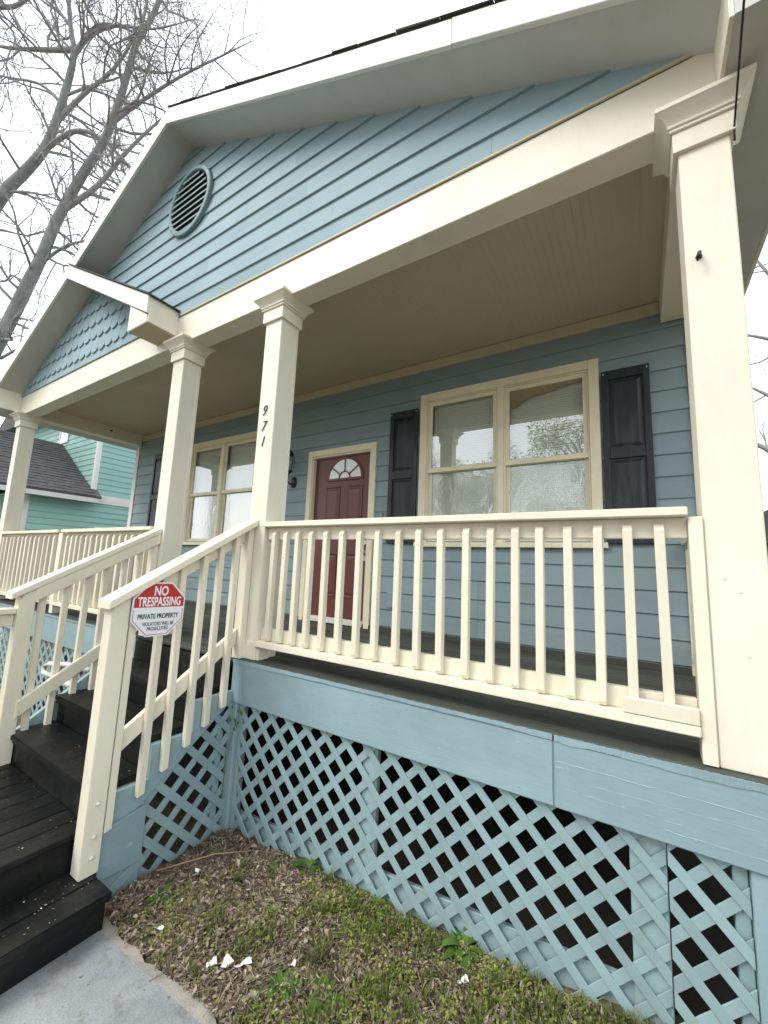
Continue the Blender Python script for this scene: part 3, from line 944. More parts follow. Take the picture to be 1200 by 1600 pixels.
# ---- roof
OV, TH = 0.285, 0.172
def yprism(pts, y0, y1):
    return MB().prism(pts, 'y', y0, y1)
roof = MB()
roof.prism([(APX, AZ + TH + 0.004), (XER + 0.03, rake(XER + 0.03) + TH + 0.004), (XER + 0.03, rake(XER + 0.03) + TH + 0.014), (APX, AZ + TH + 0.016),
            (XEL - 0.03, rake(XEL - 0.03) + TH + 0.014), (XEL - 0.03, rake(XEL - 0.03) + TH + 0.004)], 'y', -OV - 0.024, 10.2)
roofo = roof.build('roof', M['dark_shingle'], house)
for xa, xb in ((APX, XER), (XEL, APX)):
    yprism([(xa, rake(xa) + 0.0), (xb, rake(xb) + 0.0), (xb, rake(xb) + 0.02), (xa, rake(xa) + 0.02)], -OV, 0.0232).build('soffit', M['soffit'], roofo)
# rake boards: the right one is pieced at x = 1.76
for xa, xb, dy in ((APX + 0.0, 1.758, 0.0), (1.7605, XER + 0.012, -0.003), (SX + 0.0, APX - 0.0008, 0.0), (XEL - 0.012, SX - 0.0008, 0.0)):
    yprism([(xa, rake(xa) - 0.012), (xb, rake(xb) - 0.012), (xb, rake(xb) + TH), (xa, rake(xa) + TH)], -OV - 0.026 + dy, -OV + 0.0005).build('rake_board', M['white'], roofo, 0.003)
# shingle edge, each lifted piece by itself along the right rake
x = APX
while x < XER:
    w_ = random.uniform(0.22, 0.33)
    lift = max(0, random.gauss(0.006, 0.012)) if random.random() < .4 else 0.0
    xb = min(x + w_, XER + 0.02)
    za, zb_ = rake(x) + TH + 0.0145, rake(xb) + TH + 0.0145
    yprism([(x, za), (xb - 0.003, zb_), (xb - 0.003, zb_ + 0.006 + lift * 0.4), (x, za + 0.006 + lift)], -OV - 0.030 - random.uniform(0, .012), -OV + 0.2).build('shingle', M['dark_shingle'], roofo)
    x += w_
# right eave: level soffit box with its return
def eave(xa, xb, y1):
    mb = MB()
    lo, hi = min(xa, xb), max(xa, xb)
    mb.prism([(lo, EZ), (hi, EZ), (hi, rake(hi) + 0.02), (lo, rake(lo) + 0.02)] if True else [], 'y', -OV - 0.001, -OV + 0.03)
    mb.box(lo, hi, -OV + 0.0305, y1, EZ, EZ + 0.015)
    return mb
eave(XE - 0.012, XER - 0.012, 10.1).build('eave_soffit', M['soffit'], roofo)
eave(XL + 0.012, XEL + 0.012, 10.1).build('eave_soffit', M['soffit'], roofo)
MB().box(XE - 0.030, XE - 0.0125, -OV - 0.004, 0.003, EZ - 0.008, rake(XE - 0.02) + 0.015).build('eave_return', M['cream'], roofo, 0.002)
MB().box(XL + 0.0125, XL + 0.032, -OV - 0.004, 0.003, EZ - 0.008, rake(XL + 0.03) + 0.015).build('eave_return', M['cream'], roofo, 0.002)
MB().box(XER - 0.011, XER + 0.014, -OV + 0.001, 10.1, EZ - 0.004, rake(XER) + TH).build('eave_fascia', M['white'], roofo, 0.003)
MB().box(XEL - 0.014, XEL + 0.011, -OV + 0.001, 10.1, EZ - 0.004, rake(XEL) + TH).build('eave_fascia', M['white'], roofo, 0.003)
MB().box(XE - 0.012, XE + 0.012, 0.01, D + 0.1, 3.10, 3.3).build('flank_frieze', M['wall_blue'], roofo)
# small gable roof
ZB = 2.962
srf = MB()
ste = XSE + 0.0
srf.prism([(SX + 0.02, srake(SX + 0.02) + TH + 0.006), (ste + 0.03, srake(ste + 0.03) + TH + 0.006), (ste + 0.03, srake(ste + 0.03) + TH + 0.022), (SX + 0.02, srake(SX + 0.02) + TH + 0.022)], 'y', -OV - 0.045, 0.004)
sro = srf.build('small_gable_roof', M['dark_shingle'], house)
yprism([(SX + 0.002, srake(SX)), (ste - 0.02, srake(ste - 0.02)), (ste - 0.02, srake(ste - 0.02) + 0.018), (SX + 0.002, srake(SX) + 0.018)], -OV, 0.009).build('soffit', M['soffit'], sro)
yprism([(SX + 0.001, srake(SX) - 0.012), (ste, srake(ste) - 0.012), (ste, srake(ste) + TH), (SX + 0.001, srake(SX) + TH)], -OV - 0.025, -OV + 0.0006).build('rake_board', M['white'], sro, 0.003)
bx = MB()
xb0 = XSE - 0.385
bx.prism([(xb0, ZB), (ste - 0.0215, ZB), (ste - 0.0215, srake(ste) - 0.013), (xb0, srake(xb0) - 0.013)], 'y', -OV - 0.006, -OV + 0.03)
MB().box(xb0 + 0.012, ste - 0.022, -OV - 0.003, 0.002, ZB - 0.008, ZB - 0.0005).build('soffit', M['ceiling'], sro)  # darker ceiling colour paints in the shade under the return box
bx.box(xb0, xb0 + 0.02, -OV + 0.0305, 0.002, ZB + 0.0205, srake(xb0) - 0.013)
bx.build('eave_return', M['cream'], sro, 0.002)
MB().box(ste - 0.021, ste - 0.001, -OV + 0.0012, 0.003, ZB - 0.004, srake(ste) + TH).build('eave_fascia', M['cream'], sro, 0.003)

# ---- porch railings
def baluster_mesh(h, s=0.019):
    """square picket with bevelled ends, foot at the origin, front towards -y"""
    mb = MB()
    mb.add([(-s, -s + 0.012, 0), (s, -s + 0.012, 0), (s, s, 0), (-s, s, 0), (-s, -s, 0.018), (s, -s, 0.018),
            (-s, -s, h - 0.026), (s, -s, h - 0.026), (-s, -s + 0.016, h), (s, -s + 0.016, h), (s, s, h), (-s, s, h)],
           [(0, 3, 2, 1), (0, 1, 5, 4), (4, 5, 7, 6), (6, 7, 9, 8), (8, 9, 10, 11), (0, 4, 6, 8, 11, 3), (1, 2, 10, 9, 7, 5), (2, 3, 11, 10)])
    me = mb.mesh('baluster', (0, 0, 0), 0.0022)
    me.materials.append(M['rail'])
    return me
BAL = baluster_mesh(0.785)
def railing(x0, x1, xsb, right_half=False, left_half=False):
    mb = MB()
    mb.box(x0 + 0.001, x1 - 0.001, -0.034, 0.108, 0.962, 0.999)
    mb.box(x0 + 0.001, x1 - 0.001, 0.034, 0.072, 0.872, 0.9615)
    mb.box(x0 + 0.001, x1 - 0.001, 0.0355, 0.073, 0.141, 0.228)
    mb.box(x0 + 0.001, x1 - 0.001, -0.030, 0.0735, 0.102, 0.1405)
    ro = mb.build('porch_railing', M['rail'], house, 0.0035, seg=2)
    for xx in xsb:
        o = link('baluster', BAL, ro, (xx, 0.0145, 0.146))
        o.rotation_euler = (random.uniform(-.004, .004), random.uniform(-.008, .008), random.uniform(-.06, .06))
    return ro
xb = [0.285, 0.400, 0.525, 0.645, 0.782, 0.918, 1.058, 1.195, 1.342, 1.480, 1.622, 1.767, 1.898, 2.024, 2.143, 2.272, 2.397, 2.516, 2.640]
rr_ = railing(CW, XR - 0.050, xb)
MB().box(XR - 0.050, XR - 0.002, -0.012, 0.085, 0.003, 0.958).build('half_post', M['rail'], rr_, 0.003)
MB().box(2.475, XR - 0.052, -0.030, -0.008, 0.143, 0.205).build('rail_patch', M['rail'], rr_, 0.003)
MB().box(CW + 0.002, CW + 0.04, -0.004, 0.09, 0.003, 0.09).build('rail_foot', M['rail'], rr_, 0.003)
XM0, XM1 = -3.472, -3.362
xl = [XL + CW + 0.10 + i * 0.151 for i in range(13)]
rl = railing(XL + CW, XM0, xl)
xl2 = [XM1 + 0.11 + i * 0.126 for i in range(15)]
rl2 = railing(XM1, -1.358, xl2)
mp = MB().box(XM0, XM1, -0.012, 0.098, 0.10, 0.955)
mp.box(XM0 + 0.01, XM1 - 0.01, -0.005, 0.09, 0.002, 0.0995)
mp.build('middle_post', M['rail'], rl2, 0.003)
def side_railing(xc):
    mb = MB()
    y0, y1 = CW + 0.001, D - 0.03
    mb.box(xc - 0.07, xc + 0.07, y0, y1, 0.962, 0.999)
    mb.box(xc - 0.019, xc + 0.019, y0, y1, 0.872, 0.9615)
    mb.box(xc - 0.019, xc + 0.019, y0, y1, 0.141, 0.228)
    mb.box(xc - 0.05, xc + 0.05, y0, y1, 0.102, 0.1405)
    ro = mb.build('side_railing', M['rail'], house, 0.0035)
    for i in range(12):
        o = link('baluster', BAL, ro, (xc - 0.039, y0 + 0.1 + i * 0.125, 0.146))
        o.rotation_euler = (0, 0, R(-90))
    MB().box(xc - 0.05, xc + 0.05, y1 - 0.06, y1, 0.003, 0.1015).build('rail_foot', M['rail'], ro, 0.003)
    MB().box(xc - 0.045, xc + 0.045, y1 - 0.001, y1 + 0.014, 0.003, 0.96).build('half_post', M['rail'], ro, 0.003)
side_railing(XR + 0.125)
side_railing(XL + CW / 2)

# ---- lattice skirt
def lattice(corner, udir, ndir, planes, u0, u1, z0, z1, pitch=0.112, w=0.040, name='lattice_panel', back=(), swap=False):
    """slats at 45 degrees in the plane corner + u*udir + z; the falling slats lie in front"""
    c, ud, nd = Vector(corner), Vector(udir), Vector(ndir)
    mb = MB()
    for pl, a, b in back:
        vs = [c + ud * p[0] + Vector((0, 0, p[1])) + nd * t for t in (a, b) for p in pl]
        n = len(pl)
        mb.add(vs, [tuple(range(n)), tuple(range(2 * n - 1, n - 1, -1))] + [(i, n + i, n + (i + 1) % n, (i + 1) % n) for i in range(n)])
    po_ = mb.build(name, M['lattice'], house, 0.003)
    ph = pitch * math.sqrt(2)
    wh = w * math.sqrt(2) / 2
    for s_, t0 in ((-1, 0.0), (1, -0.0066)):
        k = -60
        while k < 120:
            off = u0 + k * ph + (0.03 if s_ > 0 else 0.09) + random.uniform(-.003, .003)
            # strip: u - off = s_*(z - z1) +- wh
            zt, zb_ = z1 + 0.3, z0 - 0.3
            ut, ub = off + s_ * (zt - z1), off + s_ * (zb_ - z1) + random.uniform(-.007, .007)
            pl = clip([(ut - wh, zt), (ub - wh, zb_), (ub + wh, zb_), (ut + wh, zt)], planes + [(1, 0, -u0), (-1, 0, u1)])
            k += 1
            if not pl:
                continue
            us = [p[0] for p in pl]
            if max(us) - min(us) < 0.02:
                continue
            ext = random.uniform(0, 0.0012)
            d0, d1 = t0 + ext, t0 - 0.006
            vs = [c + ud * p[0] + Vector((0, 0, p[1])) + nd * t for t in (d0, d1) for p in pl]
            n = len(pl)
            MB().add(vs, [tuple(range(n)), tuple(range(2 * n - 1, n - 1, -1))] + [(i, n + i, n + (i + 1) % n, (i + 1) % n) for i in range(n)]).build('slat', M['lattice'], po_, 0.0012)
    return po_
def rect(a, b, c, d):
    return [(a, c), (b, c), (b, d), (a, d)]
lowz = lambda x: gz(x, -0.0)
Zt = -0.292
# right skirt: two panels, posts behind, boards along the soil behind
pl_low = lambda xa, xb: (lambda s_: [(-s_, 1, s_ * xa - lowz(xa) + 0.03), (0, -1, Zt)])((lowz(xb) - lowz(xa)) / (xb - xa))
lattice((0, -0.012, 0), (1, 0, 0), (0, -1, 0), pl_low(0.1, 2.6), 0.118, 2.602, -1.2, Zt,
        back=[(rect(1.155, 1.255, -1.2, -0.29), -0.02, -0.06), (rect(2.478, 2.604, -1.2, -0.29), -0.02, -0.06),
              ([(0.118, -1.22), (2.6, -1.02), (2.6, -0.86), (0.118, -1.02)], -0.03, -0.055)])
lattice((0, -0.018, 0), (1, 0, 0), (0, -1, 0), pl_low(2.4, 2.95), 2.606, 2.845, -1.2, Zt,
        back=[(rect(2.80, 2.845, -1.2, -0.29), -0.02, -0.06)])
MB().box(2.848, XE + 0.015, -0.032, 0.07, -1.25, -0.304).build('skirt_post', M['fascia_blue'], house, 0.005)
cp = MB().box(-0.015, 0.075, -0.034, 0.06, -1.35, -0.304)
cp.box(0.0755, 0.112, -0.006, 0.05, -1.35, -0.304)
cp.build('skirt_post', M['lattice'], house, 0.005)
lattice((0, -0.012, 0), (1, 0, 0), (0, -1, 0), [(0, 1, 1.27), (0, -1, Zt)], XL + 0.1, -1.30, -1.27, Zt,
        back=[(rect(-3.0, -2.9, -1.27, -0.29), -0.02, -0.06), (rect(-4.4, -4.3, -1.27, -0.29), -0.02, -0.06), (rect(XL, XL + 0.1, -1.35, -0.29), 0.01, -0.06)])
lattice((XE + 0.0, 0.07, 0), (0, 1, 0), (1, 0, 0), [(0, 1, 1.1), (0, -1, Zt)], 0.0, D - 0.05, -1.1, Zt)
# under the stair stringer, facing right
lattice((0.022, 0, 0), (0, 1, 0), (1, 0, 0), [(0.746, -1, -0.349 + 0.746 * 0.116 + 0.01), (0, 1, 1.19)], -0.66, -0.030, -1.19, Zt, pitch=0.118, w=0.046,
        back=[(rect(-0.12, -0.07, -1.2, -0.4), -0.02, -0.05)])

# ================================================================== STEPS
steps = thing('porch_steps', 'black painted wooden porch steps with cream handrails turning at a landing', 'steps', (-0.6, -0.9, -1.15))
H, Tn = 0.19, 0.262
SXL, SXR = -1.315, -0.008
NY = [-0.100 - Tn * k for k in range(4)]       # nosings: deck, then three treads
for k in (1, 2, 3):
    zt, yn = -H * k, NY[k]
    MB().box(SXL, SXR, yn, NY[k - 1] + 0.028, zt - 0.036, zt).build('tread', M['step'], steps, 0.006, seg=2)
    rz = MB()
    rz.box(SXL + 0.01, SXR, NY[k - 1] + 0.030, NY[k - 1] + 0.05, zt - 0.03, zt + H - 0.037)
    rz.build('riser', M['step'], steps, 0.002)
    MB().box(SXL + 0.005, SXR, yn + 0.012, yn + 0.028, zt - 0.058, zt - 0.0365).build('nosing_strip', M['step'], steps, 0.003)
rz = MB().box(SXL + 0.01, SXR, NY[3] + 0.030, NY[3] + 0.05, -4 * H - 0.30, -3 * H - 0.037)
rz.build('riser', M['step'], steps, 0.002)
LZ = -4 * H
LX = -0.030
xx = -1.42
while xx < LX - 0.02:
    w_ = min(0.137, LX - xx)
    MB().box(xx + 0.002, xx + w_ - 0.002, -2.05 + random.uniform(-.004, .004), NY[3] + 0.0295, LZ - 0.036, LZ + random.uniform(-.002, .001)).build('landing_board', M['step'], steps, 0.005)
    xx += 0.1395
LF = MB()
LF.box(LX - 0.045, LX - 0.015, -2.03, NY[3] + 0.02, -1.3, LZ - 0.037)
LF.box(-1.40, LX - 0.0455, -2.03, -2.0, -1.3, LZ - 0.037)
LF.box(-1.41, -1.38, -2.03, NY[3] + 0.02, -1.3, LZ - 0.037)
LF.build('landing_frame', M['step'], steps, 0.003)
for a, b in ((LX - 0.012, 0.122), (0.126, 0.278)):
    MB().box(a, b, -2.05, -0.858, LZ - H - 0.038, LZ - H + random.uniform(-.001, .001)).build('tread', M['step'], steps, 0.006, seg=2)
MB().box(0.222, 0.248, -2.03, -0.87, -1.2, LZ - H - 0.039).build('riser', M['step'], steps, 0.003)
MB().box(LX - 0.012, 0.2215, -0.895, -0.868, -1.2, LZ - H - 0.039).build('riser', M['step'], steps, 0.003)
# right stringer: saw-toothed top, raking underside
sl = 0.746
zlow = lambda yy: -0.349 + sl * (yy + 0.116)
strg = MB()
segs = []
for k in (1, 2, 3):
    ya, yb = NY[k] + 0.03, (NY[k - 1] + 0.0295)
    if k == 1:
        yb = -0.037
    zt = -H * k - 0.037
    strg.prism([(ya, zlow(ya)), (yb, zlow(yb)), (yb, zt), (ya, zt)], 'x', -0.006, 0.032)
strg.prism([(NY[3] - 0.03, -0.98), (NY[3] + 0.0295, -0.98), (NY[3] + 0.0295, zlow(NY[3] + 0.03) + 0.0), (NY[3] + 0.0295, LZ + 0.04), (NY[3] - 0.03, LZ + 0.0)], 'x', -0.006, 0.031)
strg.build('stringer', M['fascia_blue'], steps, 0.0)
foot = MB()
foot.prism([(-0.835, -1.02), (-0.600, -1.03), (-0.600, -0.735), (-0.835, -0.77)], 'x', 0.0325, 0.056)
foot.build('foot_board', M['fascia_blue'], steps, 0.003)
ft2 = MB().prism([(-0.84, -1.25), (-0.60, -1.25), (-0.60, -1.0305), (-0.84, -1.025)], 'x', 0.024, 0.04)
ft2.obox((0.046, -0.72, -1.10), ((0, 0.86, 0.5), (0, -0.5, 0.86), (1, 0, 0)), (0.16, 0.028, 0.005))
ft2.build('skirt_board', M['lattice'], steps, 0.002)
MB().prism([(-0.886, -0.80), (-0.037, zlow(-0.037)), (-0.037, -0.23), (-0.362, -0.24), (-0.886, -0.62)], 'x', SXL - 0.045, SXL - 0.006).build('stringer', M['fascia_blue'], steps, 0.003)
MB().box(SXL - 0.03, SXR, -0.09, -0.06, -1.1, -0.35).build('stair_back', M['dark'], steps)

def stair_bal_mesh(h, s=0.0195, mat=None, tail=0.0):
    mb = MB()
    mb.add([(-s, -s, 0.0), (s, -s, 0.022), (s, s, 0.022), (-s, s, 0.0), (-s, -s, h), (s, -s, h), (s, s, h), (-s, s, h)],
           [(0, 3, 2, 1), (4, 5, 6, 7), (0, 1, 5, 4), (1, 2, 6, 5), (2, 3, 7, 6), (3, 0, 4, 7)])
    me = mb.mesh('baluster', (0, 0, 0), 0.0022)
    me.materials.append(M['rail'])
    return me
def stair_railing(xo, side, y_top, zt_top, s_cap, posts, newel_bottom, left=False):
    """xo: outer face of the pickets; side +1 outer is +x (right flight), -1 outer is -x (left flight)"""
    # cap
    yb, yt = posts['cap']
    sc = s_cap
    zc = lambda yy: zt_top + sc * (yy - y_top)
    mb = MB()
    xa, xb = posts['capx']
    mb.prism([(yb, zc(yb)), (yt, zc(yt)), (yt, zc(yt) + 0.046), (yb, zc(yb) + 0.046)], 'x', xa, xb)
    # sub rail under the cap and lower rail, inside the pickets
    ia, ib = posts['railx']
    mb.prism([(yb + 0.13, zc(yb + 0.13) - 0.098), (yt, zc(yt) - 0.098), (yt, zc(yt) - 0.0005), (yb + 0.13, zc(yb + 0.13) - 0.0005)], 'x', ia, ib)
    lo = lambda yy: -0.255 + 0.68 * (yy + 0.740)
    la = posts['newel'][1] + 0.0
    mb.prism([(la - 0.02, lo(la - 0.02) - 0.112), (-0.055, lo(-0.055) - 0.112), (-0.055, lo(-0.055)), (la - 0.02, lo(la - 0.02))], 'x', ia, ib)
    ro = mb.build('stair_railing', M['rail'], steps, 0.004, seg=2)
    n0, n1 = posts['newel']
    nx0, nx1 = posts['newelx']
    nw = MB().prism([(n0, newel_bottom), (n1, newel_bottom), (n1, zc(n1) - 0.0006), (n0, zc(n0) - 0.0006)], 'x', nx0, nx1)
    nwo = nw.build('newel_post', M['rail'], ro, 0.004, seg=2)
    hp_ = MB().prism([(-0.052, 0.002 if not left else 0.002), (-0.004, 0.002), (-0.004, zc(-0.004) - 0.0006), (-0.052, zc(-0.052) - 0.0006)], 'x', min(nx0, nx1) + 0.005, max(nx0, nx1) - 0.005)
    hp_.build('half_post', M['rail'], ro, 0.003)
    for i, yy in enumerate(posts['bal']):
        zb_ = -0.303 + 0.684 * (yy + 0.125)
        if left:
            zb_ = -0.303 + 0.684 * (yy + 0.125)
        h_ = zc(yy) - 0.006 - zb_
        o = MB()
        s = 0.0195
        o.add([(-s, -s, 0.0), (s, -s, 0.0), (s, s, 0.012), (-s, s, 0.012), (-s, -s, h_ - 0.012), (s, -s, h_ - 0.012), (s, s, h_ + 0.0), (-s, s, h_ + 0.0)],
              [(0, 3, 2, 1), (4, 5, 6, 7), (0, 1, 5, 4), (1, 2, 6, 5), (2, 3, 7, 6), (3, 0, 4, 7)])
        me = o.mesh('baluster', (0, 0, 0), 0.0022)
        me.materials.append(M['rail'])
        b = link('baluster', me, ro, (xo, yy, zb_))
        b.rotation_euler = (random.uniform(-.006, .006), random.uniform(-.006, .006), 0)
        if left and i < 4:
            MB().box(xo - 0.0185, xo + 0.0185, yy - 0.0185, yy + 0.0185, zb_ - 0.13, zb_ + 0.0).build('baluster_tail', M['bare_wood'], ro, 0.001)
    return ro, nwo
rp = dict(cap=(-0.965, -0.0015), capx=(-0.030, 0.112), railx=(0.002, 0.0375), newel=(-0.935, -0.842), newelx=(-0.010, 0.083),
          bal=[-0.815, -0.655, -0.525, -0.39, -0.265, -0.14])
ro, nwo = stair_railing(0.0575, 1, 0.015, 0.985, 0.588, rp, LZ - H + 0.002)
for zz in (-0.60, -0.76, -0.86):
    MB().tube([(0.082, -0.885, zz), (0.092, -0.885, zz)], [0.014, 0.009], 10).build('bolt', M['rail'], nwo, 0, True)
lp = dict(cap=(-1.005, -0.0015), capx=(-1.345, -1.205), railx=(-1.245, -1.2095), newel=(-0.955, -0.862), newelx=(-1.315, -1.222),
          bal=[-0.80, -0.665, -0.53, -0.395, -0.265, -0.14])
stair_railing(-1.2655, -1, -0.013, 0.925, 0.563, lp, -0.80, True)
# guard rail of the landing, left side
gr = MB()
gr.box(-1.36, -1.24, -2.1, -0.957, 0.262, 0.30)
gr.box(-1.31, -1.272, -2.1, -0.957, 0.175, 0.2615)
gro = gr.build('landing_guard_rail', M['rail'], steps, 0.004)
MB().box(-1.31, -1.272, -2.1, -0.957, -0.62, -0.53).build('lower_rail', M['rail'], gro, 0.004)
for k in range(8):
    yy = -1.08 - 0.125 * k
    MB().box(-1.2718, -1.236, yy - 0.019, yy + 0.019, -0.70, 0.255).build('baluster', M['rail'], gro, 0.002)

# ================================================================== things on the porch and the steps
def text_mesh(body, size, mat, parent, origin, xdir, ydir, name, bold=0.0, shear=0.0, xs=1.0, depth=0.0008, align='CENTER'):
    cu = bpy.data.curves.new(name, 'FONT')
    cu.body = body
    cu.size = size
    cu.align_x = align
    cu.align_y = 'CENTER'
    cu.offset = bold
    cu.shear = shear
    cu.extrude = depth
    cu.resolution_u = 4
    tmp = bpy.data.objects.new(name, cu)
    COL.objects.link(tmp)
    bpy.context.view_layer.update()
    dg = bpy.context.evaluated_depsgraph_get()
    me = bpy.data.meshes.new_from_object(tmp.evaluated_get(dg))
    bpy.data.objects.remove(tmp)
    xd, yd = Vector(xdir).normalized(), Vector(ydir).normalized()
    zd = xd.cross(yd)
    mt = Matrix(((xd.x * xs, yd.x, zd.x, 0), (xd.y * xs, yd.y, zd.y, 0), (xd.z * xs, yd.z, zd.z, 0), (0, 0, 0, 1)))
    me.transform(mt)
    me.materials.clear()
    me.materials.append(mat)
    o = link(name, me, parent, origin)
    return o

# house number on the column
hn = thing('house_number', 'black slanted numerals 971 running down the porch column by the steps', 'house number', (0.07, -0.003, 1.56))
for ch, xx, zz in (('9', 0.068, 1.895), ('7', 0.072, 1.765), ('1', 0.075, 1.640)):
    text_mesh(ch, 0.122, M['numeral'], hn, (xx, -0.004, zz), (1, 0, 0), (0.0, 0, 1), 'numeral', bold=-0.0022, shear=0.32, xs=0.85, depth=0.003)

# no trespassing sign
SYc, SZc, SRr, SX0 = -0.685, 0.397, 0.158, 0.0955
sign = thing('no_trespassing_sign', 'red and white octagonal NO TRESPASSING sign on the right stair rail', 'sign', (SX0, SYc, SZc))
tl = R(-1.0)
yd_ = Vector((0, math.cos(tl), math.sin(tl)))
zd_ = Vector((0, -math.sin(tl), math.cos(tl)))
c0 = Vector((SX0, SYc, SZc))
def S(a, b, t):
    return c0 + yd_ * a + zd_ * b + Vector((t, 0, 0))
def octo(r):
    return [(r / math.cos(R(22.5)) * math.cos(R(22.5 + 45 * i)), r / math.cos(R(22.5)) * math.sin(R(22.5 + 45 * i))) for i in range(8)]
def sheet(pl, t0, t1, name, mat, par):
    n = len(pl)
    return MB().add([S(p[0], p[1], t) for t in (t0, t1) for p in pl], [tuple(range(n))[::-1], tuple(range(n, 2 * n))] + [(i, (i + 1) % n, n + (i + 1) % n, n + i) for i in range(n)]).build(name, mat, par)
sheet(octo(SRr), 0.0, 0.003, 'plate', M['sign_white'], sign)
def ringsheet(ra, rb, t0, t1, name, mat, zmax):
    mb = MB()
    A, B = octo(ra), octo(rb)
    for i in range(8):
        q = clip([A[i], A[(i + 1) % 8], B[(i + 1) % 8], B[i]], [(0, -1, zmax)])
        if q:
            n = len(q)
            mb.add([S(p[0], p[1], t) for t in (t0, t1) for p in q], [tuple(range(n))[::-1], tuple(range(n, 2 * n))] + [(j, (j + 1) % n, n + (j + 1) % n, n + j) for j in range(n)])
    mb.build(name, mat, sign)
ringsheet(SRr * 0.945, SRr * 0.925, 0.0032, 0.004, 'red_border', M['sign_red'], 0.0)
sheet(clip(octo(SRr * 0.945), [(0, 1, -0.012)]), 0.0032, 0.0041, 'red_band', M['sign_red'], sign)
for body, size, off, mat_, bold, xs_ in (('NO', 0.078, 0.104, 'sign_letter', 0.0018, 0.70), ('TRESPASSING', 0.074, 0.0415, 'sign_letter', 0.0016, 0.585),
                                         ('PRIVATE PROPERTY', 0.040, -0.042, 'sign_black', 0.0006, 0.70), ('VIOLATORS WILL BE', 0.030, -0.086, 'sign_black', 0.0, 0.68), ('PROSECUTED', 0.030, -0.114, 'sign_black', 0.0, 0.70)):
    text_mesh(body, size, M[mat_], sign, S(0.004 if 'VIOL' in body or 'PROS' in body else 0, off, 0.0050), yd_, zd_, 'lettering', bold=bold, xs=xs_, depth=0.0003)
for b_ in (0.148, -0.148):
    MB().tube([S(0, b_, 0.002), S(0, b_, 0.006)], [0.005, 0.004], 8).build('screw', M['steel'], sign)

# wall lantern left of the door
lan = thing('wall_lantern', 'black metal wall lantern with clear globe beside the red door', 'lantern', (-1.405, D - 0.02, 1.80))
lx, ly = -1.405, D - 0.145
b_ = MB()
rng_ = lambda r, yy, zc: [(lx + r * 0.8 * math.cos(2 * math.pi * i / 14), yy, zc + r * 1.25 * math.sin(2 * math.pi * i / 14)) for i in range(14)]
b_.loft([rng_(0.062, D - 0.012, 1.80), rng_(0.060, D - 0.024, 1.80), rng_(0.035, D - 0.034, 1.80)])
b_.build('wall_plate', M['black'], lan, 0, True)
MB().tube([(lx, D - 0.03, 1.79), (lx, D - 0.08, 1.765), (lx, D - 0.125, 1.79), (lx, ly, 1.85), (lx, ly, 1.90)], [0.011, 0.010, 0.009, 0.010, 0.016], 8).build('bracket_arm', M['black'], lan, 0, True)
def lath(prof, name, mat, n=16, smooth=True):
    return MB().loft([[(lx + r * math.cos(2 * math.pi * i / n), ly + r * math.sin(2 * math.pi * i / n), zz) for i in range(n)] for r, zz in prof]).build(name, mat, lan, 0, smooth)
lath([(0.012, 1.86), (0.030, 1.895), (0.062, 1.925), (0.066, 1.937), (0.05, 1.942)], 'lamp_base', M['black'])
lath([(0.05, 1.943), (0.075, 1.99), (0.082, 2.05), (0.075, 2.11), (0.055, 2.15)], 'globe', M['lamp_glass'])
lath([(0.07, 2.150), (0.072, 2.162), (0.052, 2.20), (0.030, 2.225), (0.012, 2.24), (0.018, 2.255), (0.006, 2.285)], 'lamp_cap', M['black'])
cage = MB()
for k in range(6):
    t = 2 * math.pi * k / 6
    cage.tube([(lx + r * math.cos(t), ly + r * math.sin(t), zz) for r, zz in ((0.064, 1.935), (0.082, 1.99), (0.089, 2.05), (0.082, 2.11), (0.068, 2.155))], 0.0035, 5)
cage.build('cage', M['black'], lan)
MB().tube([(lx, ly, 1.945), (lx, ly, 1.98), (lx, ly, 2.02), (lx, ly, 2.06)], [0.013, 0.016, 0.027, 0.008], 10).build('bulb', M['pipe'], lan, 0, True)

ob = thing('outlet_box', 'small blue painted outlet box low on the wall right of the door', 'outlet box', (0.235, D - 0.02, 0.35))
MB().box(0.200, 0.272, D - 0.062, D - 0.006, 0.275, 0.425).build('box_body', M['wall_blue'], ob, 0.004)
MB().box(0.196, 0.276, D - 0.074, D - 0.0625, 0.270, 0.430).build('box_cover', M['wall_blue'], ob, 0.003)
db = thing('doorbell', 'tiny grey doorbell button on siding between door and shutter', 'doorbell', (0.045, D - 0.02, 1.29))
MB().box(0.030, 0.062, D - 0.024, D - 0.006, 1.25, 1.33).build('bell_plate', M['wall_blue'], db, 0.004)
MB().tube([(0.046, D - 0.024, 1.29), (0.046, D - 0.032, 1.29)], 0.009, 10).build('bell_button', M['pipe'], db, 0.001)

# black screw hook on the right column
hk = thing('screw_hook', 'small black hook screwed high into the front of the near right column', 'hook', (2.833, 0.0, 2.115))
MB().tube([(2.833, 0.002, 2.118), (2.833, -0.012, 2.118)], [0.014, 0.010], 10).build('hook_base', M['black'], hk, 0, True)
MB().tube([(2.833, -0.010, 2.118), (2.832, -0.035, 2.116), (2.828, -0.052, 2.100), (2.824, -0.050, 2.082), (2.824, -0.036, 2.078)], [0.007, 0.008, 0.008, 0.007, 0.005], 8).build('hook_shank', M['black'], hk, 0, True)

# service cable
cb = MB()
a_, d_ = Vector((2.984, -0.012, 2.672)), Vector((-0.013, -0.348, 0.185))
cb.tube([(2.984, -0.004, 2.62), (2.985, -0.008, 2.66)] + [a_ + d_ * t + Vector((0, 0, 0.0)) for t in (0, 1, 4, 10, 20, 34)], 0.0042, 8)
tag(cb.build('service_cable', M['black'], None, 0, True, loc=(2.984, -0.01, 2.66)), 'thin black cable running up from the near column capital', 'cable')

